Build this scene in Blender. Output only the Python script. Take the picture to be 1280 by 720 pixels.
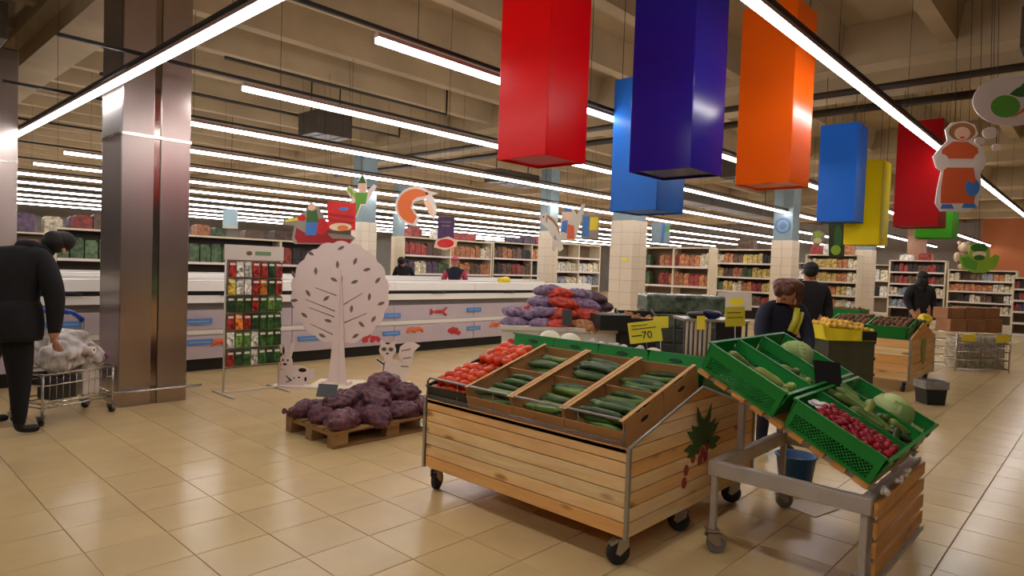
import bpy, bmesh, math, random
from math import sin, cos, pi, radians, hypot, atan2, sqrt
from mathutils import Vector, Matrix, Euler
random.seed(7)
SC = bpy.context.scene
for o in list(bpy.data.objects): bpy.data.objects.remove(o)
COL = SC.collection

# ---------------------------------------------------------------- camera, world, exposure
YAW, PITCH, ROLL, FPX, CH = radians(42.91), radians(-1.84), radians(2.01), 812.15, 1.557
_fw = Vector((cos(YAW)*cos(PITCH), sin(YAW)*cos(PITCH), sin(PITCH)))
_r = Vector((sin(YAW), -cos(YAW), 0)); _u = _r.cross(_fw)
_r2 = _r*cos(ROLL) + _u*sin(ROLL); _u2 = _u*cos(ROLL) - _r*sin(ROLL)
camd = bpy.data.cameras.new('camera'); cam = bpy.data.objects.new('camera', camd); COL.objects.link(cam)
camd.sensor_width = 36.0; camd.lens = FPX/1280*36; camd.clip_start = .05; camd.clip_end = 300
cam.matrix_world = Matrix(((_r2.x, _u2.x, -_fw.x, 0), (_r2.y, _u2.y, -_fw.y, 0), (_r2.z, _u2.z, -_fw.z, CH), (0, 0, 0, 1)))
SC.camera = cam
RC = YAW - pi/2                      # heading of the photograph's image plane, used for things turned to the aisle
W = bpy.data.worlds.new('world'); SC.world = W; W.use_nodes = True
W.node_tree.nodes['Background'].inputs[0].default_value = (.9, .8, .65, 1)
W.node_tree.nodes['Background'].inputs[1].default_value = .02
SC.view_settings.view_transform = 'Standard'; SC.view_settings.look = 'None'
SC.view_settings.exposure = EXPOSURE = -0.35; SC.view_settings.gamma = 1.0
TUBE = 34.0                          # radiance of the ceiling tubes

def P(px, py, D):
    "world point seen at photo pixel (px, py), D metres deep"
    return Vector((0, 0, CH)) + _fw*D + _r2*((px-640)/FPX*D) - _u2*((py-360)/FPX*D)

# ---------------------------------------------------------------- helpers
def lin(c):
    c = c/255.0
    return c/12.92 if c <= .04045 else ((c+.055)/1.055)**2.4
MATS = {}
def M(name, rgb, rough=.55, metal=0., var=0., scale=6., bump=0., rand=0., emit=0., kind=None, spec=.4, stretch=None, rgb2=None, bscale=None, rgb_rand=None, transl=0.):
    if name in MATS: return MATS[name]
    m = bpy.data.materials.new(name); MATS[name] = m; m.use_nodes = True
    nt = m.node_tree; b = nt.nodes['Principled BSDF']; L = nt.links
    col = tuple(lin(v) for v in rgb)+(1,)
    b.inputs['Base Color'].default_value = col
    b.inputs['Roughness'].default_value = rough; b.inputs['Metallic'].default_value = metal
    b.inputs['Specular IOR Level'].default_value = spec
    m.diffuse_color = col
    out = None
    tc = nt.nodes.new('ShaderNodeTexCoord'); src = tc.outputs['Object']
    oi = nt.nodes.new('ShaderNodeObjectInfo')
    if stretch or rand:
        mp = nt.nodes.new('ShaderNodeMapping'); L.new(src, mp.inputs['Vector'])
        if stretch: mp.inputs['Scale'].default_value = stretch
        mu = nt.nodes.new('ShaderNodeMath'); mu.operation = 'MULTIPLY'; mu.inputs[1].default_value = 37.
        L.new(oi.outputs['Random'], mu.inputs[0])
        cb = nt.nodes.new('ShaderNodeCombineXYZ')
        for i in range(3): L.new(mu.outputs[0], cb.inputs[i])
        L.new(cb.outputs[0], mp.inputs['Location']); src = mp.outputs[0]
    if var or rgb2:
        n = nt.nodes.new('ShaderNodeTexNoise'); n.inputs['Scale'].default_value = scale; n.inputs['Detail'].default_value = 4
        L.new(src, n.inputs['Vector'])
        mx = nt.nodes.new('ShaderNodeMix'); mx.data_type = 'RGBA'
        rp = nt.nodes.new('ShaderNodeMapRange'); rp.inputs[1].default_value = .35; rp.inputs[2].default_value = .65
        L.new(n.outputs['Fac'], rp.inputs[0]); L.new(rp.outputs[0], mx.inputs['Factor'])
        lo = tuple(lin(v) for v in rgb2)+(1,) if rgb2 else tuple(v*(1-var) for v in col[:3])+(1,)
        hi = col if rgb2 else tuple(min(1, v*(1+var*.6)) for v in col[:3])+(1,)
        mx.inputs['A'].default_value = lo; mx.inputs['B'].default_value = hi
        out = mx.outputs['Result']
    if kind == 'wood':
        wv = nt.nodes.new('ShaderNodeTexNoise'); wv.inputs['Scale'].default_value = 3.2; wv.inputs['Detail'].default_value = 6
        wv.inputs['Distortion'].default_value = 1.2
        L.new(src, wv.inputs['Vector'])
        m2 = nt.nodes.new('ShaderNodeMix'); m2.data_type = 'RGBA'; m2.blend_type = 'MULTIPLY'; m2.inputs['Factor'].default_value = 1
        cr = nt.nodes.new('ShaderNodeValToRGB'); cr.color_ramp.elements[0].position = .34; cr.color_ramp.elements[1].position = .6
        cr.color_ramp.elements[0].color = (.93, .82, .66, 1); cr.color_ramp.elements[1].color = (1, 1, 1, 1)
        L.new(wv.outputs['Fac'], cr.inputs[0]); L.new(out or oi.outputs['Color'], m2.inputs['A']); L.new(cr.outputs[0], m2.inputs['B'])
        if out is None: m2.inputs['A'].default_value = col; L.remove(m2.inputs['A'].links[0])
        out = m2.outputs['Result']
        mk = nt.nodes.new('ShaderNodeMapping'); mk.inputs['Scale'].default_value = (3.2, 9, 9); L.new(tc.outputs['Object'], mk.inputs[0]); L.new(cb.outputs[0], mk.inputs['Location'])
        vo = nt.nodes.new('ShaderNodeTexVoronoi'); vo.inputs['Scale'].default_value = .8; L.new(mk.outputs[0], vo.inputs['Vector'])
        kr = nt.nodes.new('ShaderNodeMapRange'); kr.inputs[1].default_value = .10; kr.inputs[2].default_value = .19; kr.inputs[3].default_value = .75; kr.inputs[4].default_value = 0; L.new(vo.outputs['Distance'], kr.inputs[0])
        mk2 = nt.nodes.new('ShaderNodeMix'); mk2.data_type = 'RGBA'; L.new(kr.outputs[0], mk2.inputs['Factor']); L.new(out, mk2.inputs['A']); mk2.inputs['B'].default_value = (.32, .14, .04, 1)
        out = mk2.outputs['Result']
    if rgb_rand:
        m3 = nt.nodes.new('ShaderNodeMix'); m3.data_type = 'RGBA'; m3.blend_type = 'MULTIPLY'
        fr = nt.nodes.new('ShaderNodeMath'); fr.operation = 'FRACT'; ml = nt.nodes.new('ShaderNodeMath'); ml.operation = 'MULTIPLY'; ml.inputs[1].default_value = 7.3
        L.new(oi.outputs['Random'], ml.inputs[0]); L.new(ml.outputs[0], fr.inputs[0]); L.new(fr.outputs[0], m3.inputs['Factor']); L.new(out, m3.inputs['A'])
        m3.inputs['B'].default_value = tuple(lin(v) for v in rgb_rand)+(1,); out = m3.outputs['Result']
    if rand:
        hs = nt.nodes.new('ShaderNodeHueSaturation')
        mr = nt.nodes.new('ShaderNodeMapRange'); mr.inputs[3].default_value = 1-rand; mr.inputs[4].default_value = 1+rand
        L.new(oi.outputs['Random'], mr.inputs[0]); L.new(mr.outputs[0], hs.inputs['Value'])
        if out is None: hs.inputs['Color'].default_value = col
        else: L.new(out, hs.inputs['Color'])
        out = hs.outputs['Color']
    if out is not None: L.new(out, b.inputs['Base Color'])
    if bump:
        n2 = nt.nodes.new('ShaderNodeTexNoise'); n2.inputs['Scale'].default_value = bscale or scale*4; n2.inputs['Detail'].default_value = 5
        L.new(src, n2.inputs['Vector'])
        bp = nt.nodes.new('ShaderNodeBump'); bp.inputs['Strength'].default_value = bump; bp.inputs['Distance'].default_value = .01
        L.new(n2.outputs['Fac'], bp.inputs['Height']); L.new(bp.outputs[0], b.inputs['Normal'])
    if transl:
        tb_ = nt.nodes.new('ShaderNodeBsdfTranslucent'); tb_.inputs['Color'].default_value = col; ms_ = nt.nodes.new('ShaderNodeMixShader'); ms_.inputs[0].default_value = transl
        L.new(b.outputs[0], ms_.inputs[1]); L.new(tb_.outputs[0], ms_.inputs[2]); L.new(ms_.outputs[0], nt.nodes['Material Output'].inputs['Surface'])
    if emit:
        b.inputs['Emission Color'].default_value = col; b.inputs['Emission Strength'].default_value = emit
    return m

class MB:
    "collects shapes; build() links them as one mesh object"
    def __init__(s): s.v = []; s.f = []; s.sm = []
    def add(s, vs, fs, smooth=False):
        o = len(s.v); s.v += [tuple(v) for v in vs]; s.f += [tuple(i+o for i in f) for f in fs]; s.sm += [smooth]*len(fs); return s
    def box(s, c, d, rot=None):
        x, y, z = (k/2 for k in d); vs = []
        for sx, sy, sz in ((-1,-1,-1),(1,-1,-1),(1,1,-1),(-1,1,-1),(-1,-1,1),(1,-1,1),(1,1,1),(-1,1,1)):
            p = Vector((sx*x, sy*y, sz*z))
            if rot is not None: p = rot @ p
            vs.append(p+Vector(c))
        return s.add(vs, [(0,3,2,1),(4,5,6,7),(0,1,5,4),(1,2,6,5),(2,3,7,6),(3,0,4,7)])
    def bx(s, x0, x1, y0, y1, z0, z1): return s.box(((x0+x1)/2, (y0+y1)/2, (z0+z1)/2), (x1-x0, y1-y0, z1-z0))
    def tube(s, pts, r, n=8, caps=True, smooth=True):
        pts = [Vector(p) for p in pts]; rs = r if isinstance(r, (list, tuple)) else [r]*len(pts)
        vs = []; N = len(pts); prev = None
        for i, p in enumerate(pts):
            t = (pts[min(i+1, N-1)]-pts[max(i-1, 0)]).normalized()
            if prev is None:
                a = t.cross(Vector((0, 0, 1)))
                if a.length < .05: a = t.cross(Vector((1, 0, 0)))
            else: a = prev - t*prev.dot(t)
            a.normalize(); prev = a; b = t.cross(a)
            for k in range(n):
                an = 2*pi*k/n; vs.append(p + (a*cos(an)+b*sin(an))*rs[i])
        fs = [(i*n+k, i*n+(k+1) % n, (i+1)*n+(k+1) % n, (i+1)*n+k) for i in range(N-1) for k in range(n)]
        s.add(vs, fs, smooth)
        if caps: 
            o = len(s.v)-len(vs)
            s.f += [tuple(o+k for k in reversed(range(n))), tuple(o+(N-1)*n+k for k in range(n))]; s.sm += [False, False]
        return s
    def lathe(s, prof, c=(0,0,0), n=16, smooth=True, sx=1, sy=1):
        vs = []; 
        for r, z in prof:
            for k in range(n):
                a = 2*pi*k/n; vs.append((c[0]+r*cos(a)*sx, c[1]+r*sin(a)*sy, c[2]+z))
        fs = [(i*n+k, i*n+(k+1) % n, (i+1)*n+(k+1) % n, (i+1)*n+k) for i in range(len(prof)-1) for k in range(n)]
        fs += [tuple(reversed(range(n))), tuple((len(prof)-1)*n+k for k in range(n))]
        return s.add(vs, fs, smooth)
    def ell(s, c, rad, n=12, m=8, rot=None):
        vs = []; 
        for i in range(1, m):
            th = pi*i/m
            for k in range(n):
                a = 2*pi*k/n; p = Vector((rad[0]*sin(th)*cos(a), rad[1]*sin(th)*sin(a), rad[2]*cos(th)))
                vs.append((rot @ p if rot is not None else p)+Vector(c))
        top = Vector((0,0,rad[2])); bot = -top
        if rot is not None: top = rot @ top; bot = rot @ bot
        vs += [top+Vector(c), bot+Vector(c)]; t = len(vs)-2
        fs = [((i+1)*n+k, (i+1)*n+(k+1) % n, i*n+(k+1) % n, i*n+k) for i in range(m-2) for k in range(n)]
        fs += [(t, k, (k+1) % n) for k in range(n)] + [(t+1, (m-2)*n+(k+1) % n, (m-2)*n+k) for k in range(n)]
        return s.add(vs, fs, True)
    def prism(s, poly, d0, d1, axis='y'):
        "polygon in two axes pushed through the third"
        n = len(poly)
        def q(a, b, d): return {'y': (a, d, b), 'x': (d, a, b), 'z': (a, b, d)}[axis]
        vs = [q(a, b, d0) for a, b in poly]+[q(a, b, d1) for a, b in poly]
        return s.add(vs, [tuple(reversed(range(n))), tuple(range(n, 2*n))]+[(i, (i+1) % n, n+(i+1) % n, n+i) for i in range(n)])
    def mesh(s, name, mat):
        me = bpy.data.meshes.new(name); me.from_pydata(s.v, [], s.f)
        for p, k in zip(me.polygons, s.sm): p.use_smooth = k
        me.update()
        bm = bmesh.new(); bm.from_mesh(me); bmesh.ops.recalc_face_normals(bm, faces=bm.faces); bm.to_mesh(me); bm.free()
        if mat: me.materials.append(mat)
        return me
    def build(s, name, mat, parent=None, loc=None, rot=None, label=None, kind=None):
        return ob(name, s.mesh(name, mat), parent, loc, rot, None, label, kind)

def ob(name, data, parent=None, loc=None, rot=None, scale=None, label=None, kind=None):
    o = bpy.data.objects.new(name, data); COL.objects.link(o)
    if parent is not None: o.parent = parent
    if loc is not None: o.location = loc
    if rot is not None: o.rotation_euler = rot
    if scale is not None: o.scale = scale if isinstance(scale, (tuple, list, Vector)) else (scale,)*3
    if label: o['label'] = label
    if kind: o['kind'] = kind
    return o
def tag(o, label=None, cat=None, group=None, kind=None):
    if label: o['label'] = label
    if cat: o['category'] = cat
    if group: o['group'] = group
    if kind: o['kind'] = kind
    return o
def thing(name, label, cat, loc=(0,0,0), rz=0, group=None):
    return tag(ob(name, None, None, loc, (0, 0, rz)), label, cat, group)
def copy_thing(root, loc, rot=None, label=None, scale=None, group=None):
    c = root.copy(); COL.objects.link(c); c.location = loc
    if rot is not None: c.rotation_euler = rot
    if scale is not None: c.scale = (scale,)*3
    if label: c['label'] = label
    if group: c['group'] = group
    for ch in root.children:
        d = ch.copy(); COL.objects.link(d); d.parent = c
        for g in ch.children:
            e = g.copy(); COL.objects.link(e); e.parent = d
    return c
def struct(o, label=None, cat=None):
    o['kind'] = 'structure'
    if label: o['label'] = label
    if cat: o['category'] = cat
    return o
def bevel(o, w=.005, seg=2):
    m = o.modifiers.new('bevel', 'BEVEL'); m.width = w; m.segments = seg; m.limit_method = 'ANGLE'; return o
def ellp(cx, cy, rx, ry, n=20, a0=0): return [(cx+rx*cos(a0+2*pi*k/n), cy+ry*sin(a0+2*pi*k/n)) for k in range(n)]
def text_mesh(txt, size, mat, depth=.001):
    cu = bpy.data.curves.new('lettering', 'FONT'); cu.body = txt; cu.size = size; cu.extrude = depth; cu.align_x = 'CENTER'; cu.align_y = 'CENTER'
    cu.resolution_u = 3
    t = bpy.data.objects.new('lettering', cu); COL.objects.link(t)
    me = bpy.data.meshes.new_from_object(t.evaluated_get(bpy.context.evaluated_depsgraph_get()))
    bpy.data.objects.remove(t); me.materials.clear(); me.materials.append(mat); return me
# ---------------------------------------------------------------- shell: floor, ceiling, walls
m_grout = M('grout', (140, 116, 86), .8, var=.1, scale=3)
m_tile = M('floor_tile_glaze', (207, 180, 129), .21, var=.06, scale=2.5, rand=.025, spec=.22, bump=.06, bscale=9)
TS = .4; OX, OY = -.611*TS, -.38*TS
floor = struct(MB().bx(-8, 42, -8, 38, -.06, -.004).build('floor', m_grout), 'beige square ceramic tiles with thin brown joints', 'floor')
def tile_mb(g=.0022, h=.0045, b=.0022):
    a = TS/2-g; i = a-b
    vs = [(-a,-a,-h),(a,-a,-h),(a,a,-h),(-a,a,-h),(-a,-a,-b*.7),(a,-a,-b*.7),(a,a,-b*.7),(-a,a,-b*.7),(-i,-i,0),(i,-i,0),(i,i,0),(-i,i,0)]
    return vs, [(0,1,5,4),(1,2,6,5),(2,3,7,6),(3,0,4,7),(4,5,9,8),(5,6,10,9),(6,7,11,10),(7,4,8,11),(8,9,10,11)]
tv, tf = tile_mb()
tile_me = MB().add(tv, tf).mesh('tile', m_tile)
def proj(p):
    d = Vector(p)-Vector((0, 0, CH)); z = d.dot(_fw)
    if z < .3: return None
    return 640+FPX*d.dot(_r2)/z, 360-FPX*d.dot(_u2)/z
cand = []
for i in range(-2, 46):
    for j in range(-4, 40):
        cx, cy = OX+(i+.5)*TS, OY+(j+.5)*TS
        q = [proj((cx+a*TS/2, cy+b*TS/2, 0)) for a, b in ((-1,-1),(1,-1),(1,1),(-1,1))]
        if any(k is None for k in q): cand.append((0, i, j)); continue
        inside = any(-30 < k[0] < 1310 and -30 < k[1] < 750 for k in q)
        hid = 2.9 < cx < 4.4 and 1.9 < cy < 3.4
        ar = abs(sum(q[k][0]*q[(k+1) % 4][1]-q[(k+1) % 4][0]*q[k][1] for k in range(4)))/2
        cand.append((ar if inside and not hid else 0, i, j))
cand.sort(reverse=True)
rest = MB(); rng = random.Random(3)
for n, (ar, i, j) in enumerate(cand):
    cx, cy = OX+(i+.5)*TS, OY+(j+.5)*TS
    tx, ty = rng.gauss(0, .0015), rng.gauss(0, .0015)
    if n < 300: ob('tile', tile_me, floor, (cx, cy, 0), (tx, ty, rng.choice((0, pi/2, pi, -pi/2))))
    else: rest.add([(cx+v[0], cy+v[1], v[2]+v[0]*ty-v[1]*tx) for v in tv], tf)
rest.build('tile_field', m_tile, floor, kind='stuff')
# far floor past the modelled tiles
far = MB().bx(18.15, 42, -8, 38, -.0039, -.0005).bx(-8, 18.15, 15.85, 38, -.0039, -.0005)
nm = M('far_floor_tiles', (201, 175, 128), .2, var=.06, scale=2)
nt = nm.node_tree; br = nt.nodes.new('ShaderNodeTexBrick'); br.offset = 0; br.inputs['Scale'].default_value = 1
br.inputs['Brick Width'].default_value = TS; br.inputs['Row Height'].default_value = TS; br.inputs['Mortar Size'].default_value = .003
c1 = tuple(lin(v) for v in (201, 175, 128))+(1,); br.inputs['Color1'].default_value = c1; br.inputs['Color2'].default_value = tuple(v*.95 for v in c1[:3])+(1,)
br.inputs['Mortar'].default_value = tuple(lin(v) for v in (150, 125, 95))+(1,)
tcn = nt.nodes.new('ShaderNodeTexCoord'); mpn = nt.nodes.new('ShaderNodeMapping'); mpn.inputs['Location'].default_value = (-OX, -OY, 0)
nt.links.new(tcn.outputs['Object'], mpn.inputs[0]); nt.links.new(mpn.outputs[0], br.inputs['Vector']); nt.links.new(br.outputs['Color'], nt.nodes['Principled BSDF'].inputs['Base Color'])
far.build('far_tiles', nm, floor, kind='stuff')

m_conc = M('ceiling_paint', (164, 143, 110), .85, var=.12, scale=.8, bump=.1)
m_conc2 = M('ceiling_beam_paint', (170, 149, 116), .8, var=.12, scale=1.2, bump=.08)
m_dark = M('dark_metal', (38, 34, 32), .5, .3)
m_pipe = M('brown_pipe', (62, 52, 42), .5, .2)
m_wall = M('grey_wall', (150, 144, 136), .8, var=.08, scale=1)
m_terra = M('terracotta_wall', (168, 96, 52), .7, var=.1, scale=1)
ceiling = struct(MB().bx(-8, 42, -8, 38, 5.25, 5.4).build('ceiling', m_conc), 'beige painted ribbed concrete ceiling', 'ceiling')
y = -6.9
while y < 37:
    rib = MB().prism([(-.17, .5), (-.10, 0), (.10, 0), (.17, .5)], -25, 25, 'x')
    rib.build('ceiling_rib', m_conc2, ceiling, (17, y, 4.76)); y += 1.45
for x in (-5.2, 2.35, 10.7, 18.3, 26, 33.5):
    g = MB().prism([(-.38, .95), (-.38, .35), (-.26, .25), (-.26, 0), (.26, 0), (.26, .25), (.38, .35), (.38, .95)], -23, 23, 'y')
    g.build('ceiling_beam', m_conc2, ceiling, (x, 15, 4.3))
struct(MB().bx(-8, 42, 37.8, 38, 0, 5.4).build('wall_back', m_wall), 'grey far wall of the sales hall', 'wall')
struct(MB().bx(41.8, 42, 4.6, 38, 0, 5.4).build('wall_right', m_wall), 'grey wall far behind the right shelving', 'wall')
wt_ = struct(MB().bx(36.8, 37, -8, 4.6, 0, 5.4).build('wall_end', m_terra), 'terracotta painted wall at the end of the right aisle', 'wall')
MB().bx(36.8, 41.8, 4.6, 4.7, 0, 5.4).build('wall_return', m_terra, wt_)
struct(MB().bx(-8.2, -8, -8, 38, 0, 5.4).build('wall_left', m_wall), 'grey wall on the left of the hall', 'wall')
struct(MB().bx(-8, 42, -8.2, -8, 0, 5.4).build('wall_front', m_wall), 'grey wall on the near side of the hall', 'wall')

# sprinkler pipes, ducts
def pipe(pts, r, label):
    return tag(MB().tube(pts, r, 8).build('sprinkler_pipe', m_pipe), label, 'pipe', 'ceiling pipes')
pipe([(4.2, 9.95, 4.55), (8.6, 9.95, 4.55), (8.6, 9.95, 5.3)], .028, 'thin dark pipe under the ceiling that turns upward at its right end')
pipe([(3.2, 12.4, 4.5), (9.3, 12.4, 4.5), (9.3, 12.4, 5.3)], .03, 'thin dark pipe behind the second tube row with an upturned end')
pipe([(9.9, -4, 4.18), (9.9, 14, 4.18)], .05, 'dark pipe crossing the ceiling below the middle beam')
pipe([(12.3, -4, 4.5), (12.3, 20, 4.5)], .07, 'thick dark pipe crossing behind the orange hanging lantern')
def duct(c, d, label):
    t = thing('ventilation_duct', label, 'duct', (c[0], c[1], c[2]-d[2]/2))
    bevel(MB().box((0, 0, d[2]/2), d).build('duct_body', m_duct, t), .01)
    ax = 0 if d[0] > d[1] else 1
    for k in (-.25, .25):
        e = [d[0]+.02, d[1]+.02, d[2]+.02]; e[ax] = .04; cc = [0, 0, d[2]/2]; cc[ax] = k*d[ax]
        MB().box(cc, e).build('flange', m_duct, t)
    h = [.02, .02, 5.25-(c[2]+d[2]/2)]
    for k in (-.4, .4):
        cc = [0, 0, d[2]+h[2]/2]; cc[ax] = k*d[ax]; MB().box(cc, h).build('hanger', m_dark, t)
m_duct = M('duct_sheet', (74, 64, 52), .5, .4, var=.1)
duct((7.0, 11.78, 4.25), (.8, .7, .45), 'small dark box duct over the freezers above the white tree')
duct((13.2, 12.4, 4.0), (1.6, .6, .35), 'short flat duct beyond the red hanging lantern')
duct((14.5, 6.3, 4.0), (1.0, .8, .5), 'short dark box duct behind the blue lanterns')
duct((22, 10.15, 4.0), (8, .7, .4), 'far duct running along the ceiling above the shelves')
duct((8.3, -.2, 4.05), (.7, 2.0, .4), 'dark duct at the upper right above the long tube row')
duct((1.0, 12.5, 4.05), (.9, 7, .4), 'dark duct on the far left beside the steel column')

# ---------------------------------------------------------------- tube rows
m_tube = M('tube_diffuser', (255, 250, 248), .4, emit=TUBE)
m_house = M('fixture_housing', (150, 122, 112), .5, .2)
LZ = 3.3
wire_me = MB().box((0, 0, .95), (.004, .004, 1.9)).mesh('suspension_wire', m_dark)
def tube_row(label, a, b, track0=None, LZ=LZ):
    a, b = Vector(a), Vector(b); L = (b-a).length; rz = atan2(b.y-a.y, b.x-a.x)
    t = thing('tube_light_row', label, 'ceiling light', (a.x, a.y, LZ), rz, 'rows of ceiling tube lights')
    MB().prism([(-.027, .012), (-.027, -.022), (-.016, -.032), (.016, -.032), (.027, -.022), (.027, .012)], 0, L, 'x').build('diffuser', m_tube, t)
    MB().prism([(-.032, .0125), (.032, .0125), (.026, .05), (-.026, .05)], -.01, L+.01, 'x').build('housing', m_house, t)
    MB().bx(-1.6 if track0 is None else track0, L, -.016, .016, .075, .105).build('track', m_dark, t)
    k = .4
    while k < L: ob('suspension_wire', wire_me, t, (k, 0, .08)); k += 2.4
    return t
names = ['nearest tube row at the upper right crossing the orange lantern', 'tube row passing behind the red and dark blue lanterns',
 'second tube row behind the red lantern', 'tube row starting at the steel column', 'fifth tube row counted from the right side']
for k in range(-2, 13):
    yk = 1.78+2.42*k if k < 1 else 4.32+2.33*(k-1)
    lab = names[k] if 0 <= k < 5 else ('tube row outside the picture on the near side' if k < 0 else 'far tube row, %s of the stack of thin bright lines' % ['nearest', 'second', 'third', 'fourth', 'fifth', 'sixth', 'seventh', 'last'][k-5])
    if k < 0: continue
    tube_row(lab, (3.0, yk), (36.5 if yk < 5 else 38, yk))
tube_row('long tube row crossing in front of the steel column at the upper left', (1.99, -3), (1.99, 30), 0, 3.21)
tube_row('added tube row out of view behind the photographer, lighting the cart front', (-1.5, -3), (-1.5, 14), 0)  # unseen extra row, added to brighten the cart's near face
# ---------------------------------------------------------------- columns
m_steel = M('brushed_steel', (176, 164, 158), .28, 1., var=.06, scale=2, stretch=(1, 1, .1))
m_steel2 = M('steel_trim', (200, 196, 192), .2, 1.)
m_gap = M('steel_gap', (150, 138, 130), .12, 1.)
def steel_column(label, x0, x1, y0, y1, rail=True):
    t = thing('steel_column', label, 'column', ((x0+x1)/2, (y0+y1)/2, 0)); a, b = (x1-x0)/2, (y1-y0)/2
    MB().bx(-a+.02, a-.02, -b+.02, b-.02, 0, 4.3).build('core', m_gap, t)
    for s in (-1, 1):
        for z0, z1 in ((0, 2.75), (2.77, 4.28)):
            for (u0, u1) in ((-1, -.1), (.1, 1)):
                bevel(MB().bx(u0*a, u1*a, s*b-(.02 if s > 0 else 0), s*b+(.02 if s < 0 else 0), z0, z1).build('face_panel', m_steel, t), .006)
            bevel(MB().bx(s*a-(.02 if s > 0 else 0), s*a+(.02 if s < 0 else 0), -b+.02, b-.02, z0, z1).build('side_panel', m_steel, t), .006)
    r = MB()
    for s in (-1, 1): r.bx(-a-.008, a+.008, s*b-.01, s*b+.01, 2.745, 2.775); r.bx(s*a-.01, s*a+.01, -b, b, 2.745, 2.775)
    r.build('seam_band', m_steel2, t)
    if rail:
        q = .07; MB().tube([(a+.13, -b-q, .16), (-a-q, -b-q, .16), (-a-q, b+q, .16), (a+q, b+q, .16), (a+q, -b+.2, .16)], .014).build('bumper_rail', m_steel2, t)
        w = MB()
        for sx, sy in ((-.6, -1), (.6, -1), (-.6, 1), (.6, 1)): w.tube([(sx*a, sy*b, .16), (sx*a, sy*(b+q), .16)], .008, 6)
        w.build('rail_bracket', m_steel2, t)
steel_column('tall brushed steel clad column beside the shopping trolley', 2.09, 2.74, 7.3, 7.98)
steel_column('steel clad column at the left edge behind the stooping man', 1.27, 1.92, 11.2, 11.85)
m_ctile = M('white_column_tile', (224, 208, 184), .35, rand=.015)
m_cjoint = M('column_joint', (170, 150, 125), .8)
m_cpaint = M('column_blue_grey_paint', (134, 152, 158), .7, var=.06)
m_cpaint2 = M('column_brown_paint', (150, 112, 92), .7, var=.06)
m_bluep = M('blue_print', (70, 120, 190), .5); m_yel = M('yellow_card', (238, 214, 60), .6); m_white = M('white_board', (226, 214, 206), .5)
m_offw = M('off_white_plastic', (214, 204, 192), .45); m_grn = M('green_print', (96, 160, 62), .5); m_blk = M('black_print', (26, 24, 26), .5)
def tiled_column(label, x, y, w, zd=2.56, upper=m_cpaint, emblem=False, tag_z=None, n=2):
    t = thing('tiled_column', label, 'column', (x, y, 0)); a = w/2
    MB().bx(-a+.012, a-.012, -a+.012, a-.012, 0, zd-.01).build('core', m_cjoint, t)
    MB().bx(-a+.02, a-.02, -a+.02, a-.02, zd-.01, 4.3).build('painted_shaft', upper, t)
    th = .235; rows = int(zd/th); me_y = MB().bx(-a/n+.003, a/n-.003, -.007, .007, .003, th-.003).mesh('tile', m_ctile); me_x = MB().bx(-.007, .007, -a/n+.003, a/n-.003, .003, th-.003).mesh('tile', m_ctile)
    for k in range(rows):
        z = zd-.01-(k+1)*th
        for i in range(n):
            u = -a+a/n*(2*i+1)
            ob('tile', me_y, t, (u, -a+.006, z)); ob('tile', me_x, t, (-a+.006, u, z))
    if emblem:
        e = MB()
        for k in range(24):
            an = 2*pi*k/24; e.box((-a+.012, .19*cos(an), 2.95+.19*sin(an)), (.012, .055, .04), Matrix.Rotation(an+pi/2, 3, 'X'))
        for k in range(5): e.box((-a+.012, 0, 2.87+.04*k), (.012, .2-.05*abs(k-2), .018))
        e.build('round_emblem', m_bluep, t, label='round blue emblem printed on the shaft')
    if tag_z: MB().bx(-a-.01, -a+.0, -.17, -.03, tag_z, tag_z+.06).build('price_tag', m_yel, t)
    return t
tiled_column('white tiled column under the light blue lantern', 11.05, 7.15, .52, tag_z=1.75)
tiled_column('white tiled column with blue grey top right of the white tree', 9.45, 13.95, .46)
tiled_column('thin white tiled column beside the hanging shrimp sign', 14.05, 18.6, .36, 2.5)
tiled_column('white tiled column behind the hanging fish sign', 13.95, 11.65, .4, 2.6)
tiled_column('white tiled column with a round blue emblem', 18.3, 6.75, .56, emblem=True)
tiled_column('white tiled column below the yellow lantern', 24.2, 6.25, .52)
tiled_column('brown topped column below the dark red lantern', 31.5, 6.2, .64, 2.3, m_cpaint2)

# ---------------------------------------------------------------- hanging lanterns
def lantern(label, rgb, x0, y0, s, zb, zt, roll=0, rough=.3, r=.004):
    t = thing('hanging_lantern', label, 'lantern', (x0+s/2, y0+s/2, zb), roll, 'coloured box lanterns hanging over the produce')
    m = M('lantern_%d_%d_%d' % rgb, rgb, rough, var=.03, scale=1.5, spec=.18, transl=.2); a = s/2; h = zt-zb; th = .012
    for nm, b in (('side_panel', (-a, -a+th, -a, a)), ('side_panel', (a-th, a, -a, a)), ('side_panel', (-a+th, a-th, -a, -a+th)), ('side_panel', (-a+th, a-th, a-th, a))):
        bevel(MB().bx(*b, 0, h).build(nm, m, t), r)
    MB().bx(-a+th, a-th, -a+th, a-th, .015, .03).build('bottom_panel', m, t)
    tf_ = MB()
    for q in (-.5, .5): tf_.bx(-a+th, a-th, q*a-.01, q*a+.01, h-.03, h-.015)
    tf_.build('top_brace', m_dark, t)
    w = MB()
    for sx in (-.8, .8):
        for sy in (-.8, .8): w.tube([(sx*a, sy*a, h-.03), (sx*a, sy*a, 5.26-zb)], .004, 5)
    w.build('wire', m_dark, t)
lantern('bright red box lantern, leftmost of the large ones', (232, 8, 14), 3.70, 3.15, .5, 2.4, 3.95)
lantern('dark navy blue box lantern in front of the light blue one', (44, 30, 140), 4.75, 2.53, .57, 2.4, 4.0, rough=.18)
lantern('orange box lantern crossed by the nearest tube row', (255, 104, 16), 5.9, 2.17, .5, 2.4, 4.03, rough=.2)
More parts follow.
